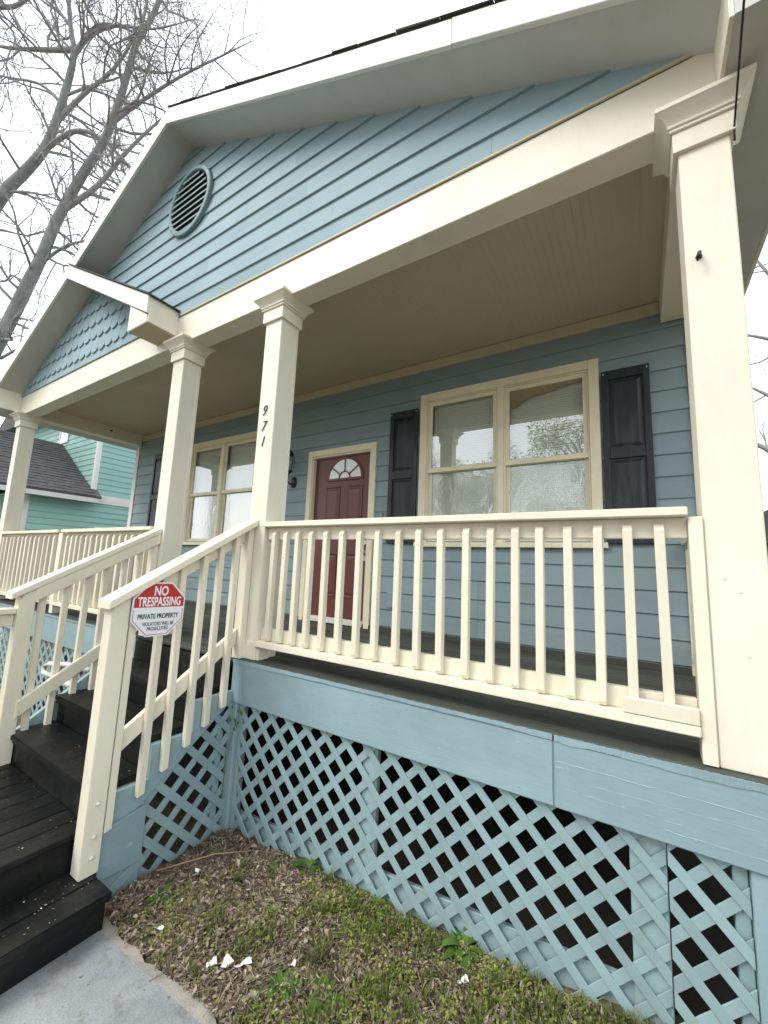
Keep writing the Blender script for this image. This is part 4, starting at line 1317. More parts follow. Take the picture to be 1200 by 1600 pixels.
# pvc pipes left of the steps
pp = MB()
pp.tube([(-2.10, -0.06, -0.43), (-2.6, -0.07, -0.45), (-3.0, -0.08, -0.50), (-3.10, -0.10, -0.545), (-3.0, -0.12, -0.59), (-2.7, -0.10, -0.60)], 0.026, 10)
pp.tube([(-2.72, -0.10, -0.605), (-2.45, -0.10, -0.61), (-2.12, -0.09, -0.60)], 0.036, 10)
tag(pp.build('drain_pipe', M['pipe'], None, 0, True, loc=(-2.6, -0.08, -0.5)), 'bent white plastic pipes against the lattice behind the left stair rail', 'pipe')
sp = MB()
sp.tube([(-2.56, -0.10, -1.25), (-2.55, -0.10, -1.08), (-2.52, -0.09, -0.98), (-2.47, -0.08, -0.94)], [0.055, 0.055, 0.05, 0.045], 12)
tag(sp.build('pipe_stub', M['pipe'], None, 0, True, loc=(-2.56, -0.1, -1.2)), 'short white pipe stub rising beside the lower left steps', 'pipe')

# ================================================================== ground cover
def mass(name, vs, fs, mat):
    me = bpy.data.meshes.new(name)
    me.from_pydata(vs, [], fs)
    me.materials.append(mat)
    o = bpy.data.objects.new(name, me)
    COL.objects.link(o)
    o['kind'] = 'stuff'
    return o
def vnoise(x, y, s=1.0):
    return (math.sin(2.1 * s * x + 1.7) * math.cos(2.7 * s * y + 0.6) + math.sin(5.3 * s * x - 2.2 * s * y) * 0.6 + math.sin(9.1 * s * x + 7.3 * s * y + 2) * 0.35) / 1.95
def on_soil(x, y):
    if y > -0.03 and -5.7 < x < 3.0:
        return False
    if x < 0.32 and y < -0.82 and x > -1.45:
        return False
    if x < 0.06 and -0.82 <= y and x > -1.45:
        return False
    if 0.2 < x < 4.5 and -2.36 < y < -0.84:
        return False
    return True
def green(x, y):
    """how much of the spot is overgrown: bare near the steps, lush to the right"""
    return min(1.0, max(0.0, 0.22 + 0.38 * (x - 0.45) + 0.60 * vnoise(x, y, 2.3) + (0.2 if x > 1.2 else 0)))
vs, fs = [], []
for _ in range(62000):
    x, y = random.uniform(0.02, 3.6), random.uniform(-0.86, 0.0)
    if not on_soil(x, y):
        continue
    gr_ = green(x, y)
    if random.random() > 0.95 - 0.45 * gr_:
        continue
    s = min(0.021, abs(random.gauss(0.007, 0.0055)) + 0.003)
    if random.random() < 0.02:
        s = random.uniform(0.018, 0.028)
    a = random.uniform(0, 6.28)
    tx, ty = random.gauss(0, .38), random.gauss(0, .38)
    ux, uy = math.cos(a), math.sin(a)
    zc = gz(x, y) + abs(random.gauss(0.006, 0.008))
    w = s * random.uniform(0.25, 0.6)
    k = len(vs)
    f_ = s * random.uniform(-.3, .5)
    vs += [(x - ux * s, y - uy * s, zc - tx * s), (x + uy * w, y - ux * w, zc + f_ + ty * w), (x + ux * s, y + uy * s, zc + tx * s), (x - uy * w, y + ux * w, zc + f_ - ty * w)]
    fs += [(k, k + 1, k + 2), (k, k + 2, k + 3)]
mass('leaf_litter', vs, fs, M['litter'])
vs, fs = [], []
for _ in range(2600):                      # straws and fine twigs
    x, y = random.uniform(0.02, 3.6), random.uniform(-0.86, 0.0)
    if not on_soil(x, y):
        continue
    a, s = random.uniform(0, 6.28), random.uniform(0.02, 0.07)
    zc = gz(x, y) + random.uniform(0.008, 0.022)
    ux, uy = math.cos(a), math.sin(a)
    w = 0.0013
    dz = random.gauss(0, 0.01)
    k = len(vs)
    vs += [(x - ux * s - uy * w, y - uy * s + ux * w, zc - dz), (x - ux * s + uy * w, y - uy * s - ux * w, zc - dz), (x + ux * s + uy * w, y + uy * s - ux * w, zc + dz), (x + ux * s - uy * w, y + uy * s + ux * w, zc + dz)]
    fs.append((k, k + 1, k + 2, k + 3))
mass('straw', vs, fs, M['litter'])
def blades(n, x0, x1, y0, y1, hmin, hmax, dens, wid=0.0022):
    vs, fs = [], []
    for _ in range(n):
        x, y = random.uniform(x0, x1), random.uniform(y0, y1)
        if not on_soil(x, y) or random.random() > dens(x, y):
            continue
        h = random.uniform(hmin, hmax)
        a = random.uniform(0, 6.28)
        b = random.uniform(0.1, 0.75) * h
        ux, uy = math.cos(a), math.sin(a)
        w = wid * random.uniform(0.7, 1.5)
        z0 = gz(x, y) - 0.004
        k = len(vs)
        vs += [(x - uy * w, y + ux * w, z0), (x + uy * w, y - ux * w, z0), (x + ux * b * .4 + uy * w * .8, y + uy * b * .4 - ux * w * .8, z0 + h * .6), (x + ux * b * .4 - uy * w * .8, y + uy * b * .4 + ux * w * .8, z0 + h * .6), (x + ux * b, y + uy * b, z0 + h * .92)]
        fs += [(k, k + 1, k + 2, k + 3), (k + 3, k + 2, k + 4)]
    return vs, fs
v1, f1 = blades(60000, 0.04, 3.4, -0.86, -0.0, 0.018, 0.07, lambda x, y: 0.7 * max(0, green(x, y) - .12) ** 1.5 * (0.25 + 1.2 * (vnoise(x * 1.3 + 2, y * 1.3, 5.1) > 0.15)))
for _ in range(85):                        # tufts
    cx_, cy_ = random.uniform(0.2, 3.2), random.uniform(-0.84, -0.03)
    if not on_soil(cx_, cy_) or random.random() > 0.15 + green(cx_, cy_):
        continue
    hh, sp_ = random.uniform(0.04, 0.10), random.uniform(0.012, 0.035)
    a_, b_ = blades(random.randint(18, 60), cx_ - sp_, cx_ + sp_, cy_ - sp_, cy_ + sp_, hh * 0.5, hh, lambda x, y: 1.0, 0.0024)
    k = len(v1)
    v1 += a_
    f1 += [tuple(i + k for i in q) for q in b_]
mass('grass', v1, f1, M['grass'])
v1, f1 = blades(26000, -9, 8, -9, -2.4, 0.03, 0.08, lambda x, y: 0.9, 0.004)
mass('lawn_grass', v1, f1, M['grass'])
vs, fs = [], []
for _ in range(46000):                     # chickweed: small rounded leaves on low stems, in patches
    x, y = random.uniform(0.15, 3.3), random.uniform(-0.86, -0.0)
    if not on_soil(x, y):
        continue
    d_ = green(x, y) * (0.18 + 0.9 * (vnoise(x + 3, y - 1, 4.2) > 0.12))
    near = math.exp(-((y + 0.06) / 0.16) ** 2) * (x > 0.9) * 0.35
    if random.random() > d_ * 0.75 + near:
        continue
    s = random.uniform(0.003, 0.0085)
    zc = gz(x, y) + random.uniform(0.004, 0.034)
    a, t1, t2 = random.uniform(0, 6.28), random.gauss(0, .4), random.gauss(0, .4)
    ux, uy = math.cos(a), math.sin(a)
    k = len(vs)
    q = [(-1, 0), (-.45, .62), (.4, .6), (1.1, 0), (.4, -.6), (-.45, -.62)]
    vs += [(x + (ux * i - uy * j) * s, y + (uy * i + ux * j) * s, zc + (t1 * i + t2 * j) * s) for i, j in q]
    fs.append(tuple(range(k, k + 6)))
mass('chickweed', vs, fs, M['clover'])
vs, fs = [], []                            # crumbs of soil and small stones
for _ in range(2200):
    x, y = random.uniform(0.05, 3.2), random.uniform(-0.88, -0.0)
    if not on_soil(x, y):
        continue
    s = random.uniform(0.002, 0.008)
    c = Vector((x, y, gz(x, y) + s * .4))
    k = len(vs)
    vs += [tuple(c + Vector(d) * s * random.uniform(.7, 1.2)) for d in ((1, 0, 0), (0, 1, 0), (-1, 0, 0), (0, -1, 0), (0, 0, 1))]
    fs += [(k, k + 1, k + 4), (k + 1, k + 2, k + 4), (k + 2, k + 3, k + 4), (k + 3, k, k + 4)]
mass('pebbles', vs, fs, M['litter'])
def weed(x, y, n, length, label, upright=0.35):
    z0 = gz(x, y)
    mb = MB()
    for i in range(n):
        a = 6.283 * i / n + random.uniform(-.3, .3)
        L_ = length * random.uniform(0.6, 1.1)
        w = L_ * random.uniform(0.13, 0.2)
        upz = random.uniform(0.3, 1.0) * upright
        ux, uy = math.cos(a), math.sin(a)
        rows = []
        for t, ww in ((0, .2), (.25, .7), (.5, 1), (.75, .8), (1, .08)):
            r = L_ * t
            zz = z0 + 0.006 + L_ * (upz * 1.6 * t - upz * 1.3 * t * t)
            jw = w * ww
            rows.append([(x + ux * r - uy * jw, y + uy * r + ux * jw, zz + jw * .35), (x + ux * r, y + uy * r, zz), (x + ux * r + uy * jw, y + uy * r - ux * jw, zz + jw * .35)])
        vs_ = [p for r in rows for p in r]
        mb.add(vs_, [(r * 3 + c, r * 3 + c + 1, r * 3 + c + 4, r * 3 + c + 3) for r in range(4) for c in (0, 1)])
    o = mb.build('weed_plant', M['weed'], None, 0, True, loc=(x, y, z0))
    return tag(o, label, 'weed', 'green weeds in the strip of ground before the lattice')
weed(0.30, -0.60, 13, 0.10, 'green weed rosette on bare soil closest to the foot of the steps')
weed(0.70, -0.16, 10, 0.08, 'small weed rosette in the soil close to the inner corner of the lattice')
weed(0.84, -0.05, 11, 0.09, 'grassy weed tuft against the lattice left of the middle skirt post', 0.8)
weed(1.80, -0.05, 14, 0.13, 'largest bright green broad leaf weed leaning on the lattice', 0.7)
weed(1.22, -0.62, 12, 0.09, 'leafy weed beside the white paint flakes by the concrete path')
weed(1.40, -0.55, 13, 0.10, 'leafy green weed near the path, right of the loose white flakes')
weed(1.36, -0.05, 9, 0.08, 'low weed at the lattice under the middle skirt post', 0.6)
# vine sprig at the corner post under the fascia
vn = MB()
for cx_, cy_, cz_, nn in ((-0.03, -0.06, -0.45, 9), (0.10, -0.05, -0.42, 9), (0.13, -0.05, -0.36, 6)):
    for i in range(nn):
        p = Vector((cx_ + random.gauss(0, .025), cy_ - random.uniform(0, .03), cz_ + random.gauss(0, .03)))
        a, s = random.uniform(0, 6.28), random.uniform(0.010, 0.02)
        u_, v_ = Vector((math.cos(a), random.uniform(-.5, .5), math.sin(a))).normalized(), Vector((-math.sin(a), random.uniform(-.5, .5), math.cos(a))).normalized()
        vn.add([p - u_ * s, p + v_ * s * .6, p + u_ * s, p - v_ * s * .6], [(0, 1, 2, 3)])
vn.tube([(0.0, -0.045, -1.1), (0.03, -0.05, -0.8), (0.02, -0.05, -0.6), (-0.03, -0.055, -0.46)], 0.002, 4)
vn.tube([(0.03, -0.05, -0.7), (0.08, -0.05, -0.5), (0.13, -0.05, -0.36)], 0.002, 4)
tag(vn.build('vine', M['weed'], None, 0, False, loc=(0.05, -0.05, -0.6)), 'thin green vine sprig on the blue corner post under the porch', 'vine')
# crumbs and paint specks on the treads and the landing
for nm, mt_, cnt in (('tread_debris', M['litter'], 700), ('tread_specks', M['paper'], 60)):
    vs, fs = [], []
    for _ in range(cnt):
        q = random.random()
        if q < 0.45:
            x, y, z0 = random.uniform(-1.2, -0.05), random.uniform(-1.9, -0.87), LZ
        elif q < 0.65:
            x, y, z0 = random.uniform(0.0, 0.26), random.uniform(-1.9, -0.9), LZ - H
        else:
            kk_ = random.choice((1, 2, 3))
            x, y, z0 = random.uniform(-1.2, -0.05), NY[kk_] + Tn * random.uniform(0.05, 1) ** .5, -H * kk_
        s, a = abs(random.gauss(0.0016, 0.0018)) + 0.0012, random.uniform(0, 6.28)
        k = len(vs)
        for t in range(4):
            rr0 = s * random.uniform(.5, 1.2)
            vs.append((x + rr0 * math.cos(a + t * 1.57), y + rr0 * math.sin(a + t * 1.57), z0 + 0.0025 + random.uniform(0, .002)))
        fs.append((k, k + 1, k + 2, k + 3))
    mass(nm, vs, fs, mt_)
# dropped white flakes
def flake(x, y, w, h, rot, label):
    z0 = gz(x, y) + 0.022
    n = 7
    mb = MB()
    top, bt = [], []
    for i in range(n):
        t = i / (n - 1) - 0.5
        top.append((t * w, h * (0.5 + random.uniform(-.18, .18)), 0.010 * math.sin(t * 5) + random.uniform(0, .006)))
        bt.append((t * w, -h * (0.5 + random.uniform(-.18, .18)), random.uniform(0, .006)))
    vs_ = top + bt + [(p[0], p[1], p[2] - 0.003) for p in top + bt]
    q = [(i, i + 1, n + i + 1, n + i) for i in range(n - 1)] + [(2 * n + i, 3 * n + i, 3 * n + i + 1, 2 * n + i + 1) for i in range(n - 1)]
    q += [(i, 2 * n + i, 2 * n + i + 1, i + 1) for i in range(n - 1)] + [(n + i, n + i + 1, 3 * n + i + 1, 3 * n + i) for i in range(n - 1)]
    q += [(0, n, 3 * n, 2 * n), (n - 1, 3 * n - 1, 4 * n - 1, 2 * n - 1)]
    c, s = math.cos(rot), math.sin(rot)
    mb.add([(x + p[0] * c - p[1] * s, y + p[0] * s + p[1] * c, z0 + p[2]) for p in vs_], q)
    tag(mb.build('paint_flake', M['paper'], None, loc=(x, y, z0)), label, 'scrap', 'white scraps fallen on the ground')
flake(0.895, -0.725, 0.042, 0.030, 1.0, 'leftmost of three white scraps in a row by the path')
flake(0.945, -0.685, 0.045, 0.034, 1.5, 'middle of three white scraps in a row by the path')
flake(1.005, -0.645, 0.075, 0.018, 0.9, 'long narrow white scrap, rightmost of three in a row')
flake(0.30, -0.40, 0.040, 0.026, 2.2, 'white scrap near the stair lattice, farthest from the path')
flake(0.50, -0.735, 0.05, 0.012, 0.3, 'thin white sliver on the soil right beside the path edge')
flake(1.19, -0.53, 0.032, 0.016, 0.5, 'small white scrap among grass right of the row of three')
flake(1.86, -0.21, 0.045, 0.02, 0.8, 'white scrap lying in weeds nearest the right lattice panel')
flake(0.43, -0.58, 0.022, 0.012, 0.8, 'tiny white chip on soil beside the weed rosette by the steps')
tw = MB()
tw.tube([(0.09, -0.52, gz(0.09, -0.52) + 0.03), (0.18, -0.42, gz(0.2, -0.4) + 0.05), (0.30, -0.28, gz(0.3, -0.28) + 0.055), (0.45, -0.14, gz(0.45, -0.14) + 0.035)], [0.004, 0.0045, 0.004, 0.0025], 6)
tag(tw.build('fallen_twig', M['bare_wood'], None, 0, True, loc=(0.09, -0.52, -1.1)), 'long pale bent twig lying on soil by the stair lattice', 'twig')

# ================================================================== trees
def grow(mb, buds, p, d, length, r, level, maxl, gravity=0.12):
    n = 5 if level < maxl else 3
    pts, rs = [p.copy()], [r]
    d = d.normalized()
    for i in range(n):
        d = (d + Vector((random.gauss(0, .2), random.gauss(0, .2), random.gauss(0, .2) + gravity * .35))).normalized()
        p = p + d * (length / n)
        pts.append(p.copy())
        rs.append(r * (1 - 0.72 * (i + 1) / n))
    mb.tube(pts, rs, {1: 6, 2: 5}.get(level, 3), caps=False)
    if level >= maxl:
        for q in pts[1:]:
            buds.append(q)
        return
    kids = {1: 7, 2: 6}.get(level, 4)
    for i in range(kids):
        t = random.uniform(0.2, 1.0)
        k = min(n - 1, int(t * n))
        q = pts[k].lerp(pts[k + 1], t * n - k)
        dd = (pts[k + 1] - pts[k]).normalized()
        side = dd.cross(Vector((random.gauss(0, 1), random.gauss(0, 1), random.gauss(0, 1)))).normalized()
        nd = (dd * random.uniform(0.5, 1.0) + side * random.uniform(0.5, 1.0))
        grow(mb, buds, q, nd, length * random.uniform(0.38, 0.58), rs[k] * random.uniform(0.4, 0.55), level + 1, maxl, gravity)

def smooth_path(pts, k=3):
    out = []
    P = [Vector(q) for q in pts]
    for i in range(len(P) - 1):
        p0, p1, p2, p3 = P[max(i - 1, 0)], P[i], P[i + 1], P[min(i + 2, len(P) - 1)]
        for j in range(k):
            t = j / k
            out.append(0.5 * ((2 * p1) + (p2 - p0) * t + (2 * p0 - 5 * p1 + 4 * p2 - p3) * t * t + (3 * p1 - p0 - 3 * p2 + p3) * t ** 3))
    out.append(P[-1])
    return out

def bare_tree(name, label, base, trunks, limbs, spacing, L1, depth_jit, maxl=3):
    t = thing(name, label, 'tree', base)
    tb, br, buds = MB(), MB(), []
    for pts, r0, r1 in trunks:
        sp_ = smooth_path(pts)
        n = len(sp_)
        tb.tube(sp_, [r0 + (r1 - r0) * (i / (n - 1)) ** 0.8 for i in range(n)], 12)
    for src, dens in ((trunks, 0.55), (limbs, 1.0)):
        for pts, r0, r1 in src:
            sp_ = smooth_path(pts, 4)
            n = len(sp_)
            rs = [r0 + (r1 - r0) * i / (n - 1) for i in range(n)]
            if src is limbs:
                jit = [random.uniform(-1, 1) * depth_jit]
                br.tube(sp_, rs, 8)
            acc = 0
            for i in range(1, n):
                seg = (sp_[i] - sp_[i - 1]).length
                acc += seg * dens
                while acc > spacing:
                    acc -= spacing
                    if sp_[i].z < 5.0:
                        continue
                    dd = (sp_[i] - sp_[i - 1]).normalized()
                    side = dd.cross(Vector((random.gauss(0, 1), random.gauss(0, 1), random.gauss(0, 1)))).normalized()
                    grow(br, buds, sp_[i], dd * random.uniform(.2, .8) + side, L1 * random.uniform(0.6, 1.3), min(rs[i] * 0.45, 0.034) + 0.006, 1, maxl)
    tb.build('trunk', M['bark'], t, 0, True)
    bo_ = br.build('branches', M['twig'], t, 0, True)
    bd = MB()
    for q in buds:
        if random.random() < 0.75:
            s = random.uniform(0.008, 0.019)
            d = Vector((random.gauss(0, 1), random.gauss(0, 1), random.gauss(0, 1))).normalized() * s
            e = Vector((random.gauss(0, 1), random.gauss(0, 1), random.gauss(0, 1))).normalized() * s
            c = d.cross(e) / s
            bd.add([q + d * 1.6, q + e, q - d, q + c], [(0, 1, 2), (0, 2, 3), (0, 3, 1), (1, 3, 2)])
    b2 = bd.build('buds', M['bud'], t)
    b2['kind'] = 'stuff'
    return t
tA = [(-13.9, 0.2, -1.3), (-13.6, 0.4, 1.5), (-13.41, 0.5, 3.44), (-11.97, 0.93, 6.44), (-11.24, 1.13, 8.02), (-10.92, 1.22, 8.73), (-10.51, 1.31, 9.78), (-9.87, 1.51, 11.02), (-9.32, 1.7, 12.0), (-8.87, 1.77, 13.31), (-8.53, 1.79, 14.54), (-8.08, 1.93, 15.42), (-7.4, 2.1, 17.3)]
tB = [(-14.0, 0.2, -1.3), (-13.9, 0.2, 2.5), (-13.6, 0.15, 5.2), (-12.78, 0.11, 8.3), (-11.82, 0.4, 10.24), (-11.12, 0.7, 11.1), (-10.65, 0.88, 11.81), (-10.23, 0.94, 13.07), (-9.97, 0.93, 14.21), (-10.01, 0.77, 14.98), (-10.2, 0.5, 17.0)]
limbs = [
    ([(-10.01, 0.88, 14.33), (-10.78, 0.4, 14.31), (-11.66, -0.17, 14.35), (-13, -1, 14.8)], 0.13, 0.06),
    ([(-10.32, 0.92, 12.9), (-10.81, 0.53, 13.39), (-11.69, -0.06, 13.56), (-13, -1, 14)], 0.08, 0.04),
    ([(-10.9, 0.8, 11.5), (-10.05, 1.21, 12.13), (-9.5, 1.65, 12.05), (-8.82, 2.1, 11.3), (-8.27, 2.6, 10.58)], 0.13, 0.05),
    ([(-10.43, 1.33, 9.96), (-9.6, 1.77, 10.72), (-8.81, 2.07, 11.68), (-7.89, 2.5, 12.67), (-6.83, 3.06, 13.32)], 0.14, 0.04),
    ([(-9.31, 1.67, 12.26), (-8.62, 2.0, 12.89), (-7.55, 2.54, 13.72), (-6.5, 3.1, 14.37), (-5.74, 3.51, 14.84)], 0.11, 0.03),
    ([(-9.97, 0.93, 14.21), (-9.58, 1.09, 14.74), (-8.98, 1.42, 15.03), (-8.09, 1.99, 14.99), (-7.2, 2.51, 15.29)], 0.12, 0.04),
    ([(-10.02, 0.91, 14.12), (-9.42, 1.14, 15.01), (-8.69, 1.62, 14.96), (-8.04, 2.11, 14.47)], 0.09, 0.03),
    ([(-10.6, 0.9, 12.3), (-9.8, 1.2, 13.1), (-9.1, 1.5, 13.7), (-8.6, 1.7, 14.6), (-8.4, 1.6, 15.8)], 0.12, 0.06),
    ([(-11.0, 1.21, 8.47), (-10.39, 1.51, 9.01), (-9.64, 1.93, 9.31), (-9.03, 2.23, 9.85)], 0.09, 0.03),
    ([(-11.32, 1.11, 7.85), (-11.6, 0.87, 8.18), (-11.91, 0.71, 7.99), (-12.8, 0.1, 8.3)], 0.07, 0.03),
    ([(-8.53, 1.79, 14.54), (-8.21, 1.79, 15.76), (-8.11, 1.74, 16.45)], 0.08, 0.04),
    ([(-10.85, 1.26, 8.73), (-10.26, 1.67, 8.5), (-9.65, 1.96, 9.13)], 0.06, 0.02),
    ([(-12.4, -1.0, 15.2), (-11.62, -0.32, 15.42), (-11.17, -0.05, 15.51), (-10.5, 0.3, 16.2)], 0.14, 0.12),
    ([(-11.74, 0.42, 10.41), (-11.15, 0.79, 10.44), (-10.56, 1.19, 10.3), (-9.91, 1.65, 9.98)], 0.07, 0.02),
    ([(-11.99, 1.0, 5.92), (-11.38, 1.32, 6.29), (-10.9, 1.52, 6.22)], 0.07, 0.02),
    ([(-10.01, 0.77, 14.98), (-10.4, 0.5, 15.6), (-10.7, 0.2, 16.6)], 0.09, 0.05),
]
bare_tree('bare_tree', 'tall bare budding tree with twin grey trunks left of the house', (-13.9, 0.2, -1.3), [(tA, 0.215, 0.05), (tB, 0.235, 0.04)], [(p, a * 0.6, b * 0.22) for p, a, b in limbs], 0.25, 2.0, 0.5)
tR = [(10.2, 17.5, -1.0), (9.4, 17.2, 2.0), (8.6, 16.8, 5.5), (8.2, 16.5, 9.0), (8.0, 16.2, 13.0)]
limR = [([(9.2, 17.2, 3.0), (7.6, 16.6, 4.2), (6.41, 16.34, 5.34), (5.2, 15.8, 6.0)], 0.16, 0.04),
        ([(8.6, 16.8, 5.5), (7.2, 16.2, 6.6), (6.0, 15.8, 7.5)], 0.14, 0.03),
        ([(8.4, 16.6, 7.5), (7.2, 15.9, 8.7), (5.9, 15.5, 9.3)], 0.13, 0.03),
        ([(8.2, 16.4, 9.5), (7.2, 15.8, 10.6), (6.3, 15.4, 12.2)], 0.11, 0.03)]
bare_tree('bare_tree', 'bare tree behind the near right porch column', (10.2, 17.5, -1.0), [(tR, 0.35, 0.1)], limR, 0.8, 2.4, 0.5)

def leafy_tree(x, y, h, label):
    t = thing('street_tree', label, 'tree', (x, y, -1.1), 'leafy trees across the street')
    tb = MB()
    tb.tube([(x, y, -1.2), (x + .1, y, h * .25), (x - .1, y + .1, h * .55), (x, y, h * .8)], [0.28, 0.22, 0.14, 0.05], 10)
    cl = []
    for _ in range(34):
        a, rr2, zz = random.uniform(0, 6.28), random.uniform(0.6, 4.0), random.uniform(0.25, 0.98) * h
        rr2 *= 1.15 - abs(zz / h - 0.6)
        c = Vector((x + rr2 * math.cos(a), y + rr2 * math.sin(a), zz))
        cl.append((c, random.uniform(0.7, 1.3)))
        tb.tube([(x, y, zz * .75), (x * .5 + c.x * .5, y * .5 + c.y * .5, zz * .9), c], [0.08, 0.05, 0.015], 5)
    tb.build('trunk', M['bark'], t, 0, True)
    vs, fs = [], []
    for c, rad in cl:
        for _ in range(720):
            d = Vector((random.gauss(0, 1), random.gauss(0, 1), random.gauss(0, .8))).normalized() * rad * 1.25 * random.uniform(.3, 1) ** .6
            p = c + d
            s = random.uniform(0.035, 0.075)
            u_ = Vector((random.gauss(0, 1), random.gauss(0, 1), random.gauss(0, 1))).normalized() * s
            v_ = u_.cross(Vector((random.gauss(0, 1), random.gauss(0, 1), random.gauss(0, 1))).normalized())
            k = len(vs)
            vs += [p - u_, p + v_ * .6, p + u_, p - v_ * .6]
            fs.append((k, k + 1, k + 2, k + 3))
    mb = MB()
    mb.v, mb.f = [tuple(q) for q in vs], fs
    me = bpy.data.meshes.new('crown')
    L_ = WL[t]
    me.from_pydata([Vector(q) - L_ for q in vs], [], fs)
    me.materials.append(M['street_leaf'])
    o = link('crown', me, t, L_)
    o['kind'] = 'stuff'
for x, y, h in ((0.2, -19, 9.6), (5.6, -20.5, 9.0), (-6.0, -20, 8.2), (10.6, -19.5, 9.6), (-13, -21, 9.0)):
    leafy_tree(x, y, h, 'yellow green leafy tree across the street, mirrored in the porch windows')

# ================================================================== teal neighbour house on the left
th = thing('neighbor_house', 'teal two storey house with grey shingle roof seen under the left porch beam', 'house', (-11.5, 3.0, -1.3))
NX, NY0, NY1 = -10.0, 1.44, 2.828
tw_ = MB()
tw_.box(-17, NX - 0.02, NY1 + 0.02, 12, -1.4, 5.2)
tw_.box(-17, NX - 0.02, NY0 + 0.02, NY1 + 0.0195, -1.4, 2.25)
two = tw_.build('wall', M['teal'], th)
def teal_boards_x(y0, y1, z0, z1, p=0.155):
    z = z0
    while z < z1 - 0.02:
        b = min(z + p, z1)
        MB().prism([(NX - 0.019, z), (NX + 0.010, z), (NX - 0.004, b), (NX - 0.019, b)], 'y', y0, y1).build('siding_board', M['teal'], two)
        z += p
teal_boards_x(NY0 + 0.09, 12, -1.2, 2.12)
teal_boards_x(NY1 + 0.09, 12, 2.37, 5.2)
z = 2.3
while z < 5.2:
    MB().prism([(NY1 + 0.0195, z), (NY1 - 0.008, z), (NY1 + 0.006, min(z + 0.155, 5.2)), (NY1 + 0.0195, min(z + 0.155, 5.2))], 'x', -17, NX - 0.09).build('siding_board', M['teal'], two)
    z += 0.155
z = -1.2
while z < 2.2:
    MB().prism([(NY0 + 0.0195, z), (NY0 - 0.008, z), (NY0 + 0.006, min(z + 0.155, 2.25)), (NY0 + 0.0195, min(z + 0.155, 2.25))], 'x', -17, NX - 0.09).build('siding_board', M['teal'], two)
    z += 0.155
MB().box(NX - 0.09, NX + 0.018, NY1 - 0.018, NY1 + 0.09, 2.37, 5.2).build('corner_board', M['teal_trim'], th, 0.004)
MB().box(NX - 0.09, NX + 0.018, NY0 - 0.018, NY0 + 0.09, -1.3, 2.15).build('corner_board', M['teal_trim'], th, 0.004)
MB().box(NX - 0.018, NX + 0.022, NY0 + 0.095, 12, 2.125, 2.365).build('band_board', M['teal_trim'], th, 0.004)
# lower roof: slope rises to the left, closed against the tall front wall
ez, ex_ = 2.27, NX + 0.34
rz_, rx_ = 4.08, -12.45
slope = (rz_ - ez) / (ex_ - rx_)
rf = MB()
rf.add([(ex_, -0.9, ez), (ex_, NY1 - 0.03, ez), (rx_, NY1 - 0.03, rz_), (rx_, -0.9, rz_), (ex_, -0.9, ez - 0.05), (ex_, NY1 - 0.03, ez - 0.05), (rx_, NY1 - 0.03, rz_ - 0.05), (rx_, -0.9, rz_ - 0.05)],
       [(0, 1, 2, 3), (4, 7, 6, 5), (0, 4, 5, 1), (2, 6, 7, 3), (1, 5, 6, 2), (0, 3, 7, 4)])
rf.add([(rx_, NY1 - 0.03, rz_), (rx_, -0.9, rz_), (rx_ - 2.6, -0.9, ez), (rx_ - 2.6, NY1 - 0.03, ez)], [(0, 1, 2, 3)])
rf.add([(ex_, NY1 - 0.0305, ez - 0.05), (ex_, NY1 + 0.11, ez - 0.05), (ex_ - 0.33, NY1 + 0.11, ez - 0.05), (ex_ - 0.33, NY1 - 0.0305, ez - 0.05), (ex_, NY1 - 0.0305, ez), (ex_, NY1 + 0.11, ez), (ex_ - 0.32, NY1 + 0.11, ez + 0.23), (ex_ - 0.32, NY1 - 0.0305, ez + 0.23)],
       [(0, 3, 2, 1), (4, 5, 6, 7), (0, 1, 5, 4), (1, 2, 6, 5), (2, 3, 7, 6), (3, 0, 4, 7)])
rfo = rf.build('roof', M['shingle'], th)
crs = MB()
nrow = 20
for i in range(nrow):
    t0 = i / nrow
    xa, za = ex_ + (rx_ - ex_) * t0, ez + (rz_ - ez) * t0
    xb, zb_ = ex_ + (rx_ - ex_) * (t0 + 1.0 / nrow), ez + (rz_ - ez) * (t0 + 1.0 / nrow)
    y_ = -0.9 - random.uniform(0, .2)
    while y_ < NY1 - 0.03:
        w_ = random.uniform(0.20, 0.32)
        y2 = min(y_ + w_ - 0.004, NY1 - 0.031)
        if y2 > y_ + 0.02:
            tk = random.uniform(0.008, 0.018)
            crs.add([(xa + 0.004, y_, za), (xa + 0.004, y2, za), (xb, y2, zb_ + 0.001), (xb, y_, zb_ + 0.001), (xa + tk * .5 + 0.004, y_, za + tk), (xa + tk * .5 + 0.004, y2, za + tk), (xb, y2, zb_ + 0.004), (xb, y_, zb_ + 0.004)],
                    [(4, 5, 6, 7), (0, 1, 5, 4), (1, 2, 6, 5), (3, 0, 4, 7)])
        y_ += w_
co_ = crs.build('shingle_courses', M['shingle'], rfo)
co_['kind'] = 'stuff'
MB().box(ex_ - 0.035, ex_ - 0.003, -0.9, NY1 + 0.05, ez - 0.17, ez - 0.052).build('eave_fascia', M['teal_trim'], rfo, 0.003)
MB().box(NX + 0.02, ex_ - 0.036, -0.9, NY1 + 0.05, ez - 0.12, ez - 0.105).build('soffit', M['teal_trim'], rfo)
tr_ = MB()
tr_.box(-10.86, -10.80, NY1 - 0.03, NY1 - 0.009, 4.05, 4.75)
tr_.box(-10.42, -10.36, NY1 - 0.03, NY1 - 0.009, 4.05, 4.75)
tr_.box(-10.7995, -10.4205, NY1 - 0.03, NY1 - 0.009, 4.05, 4.12)
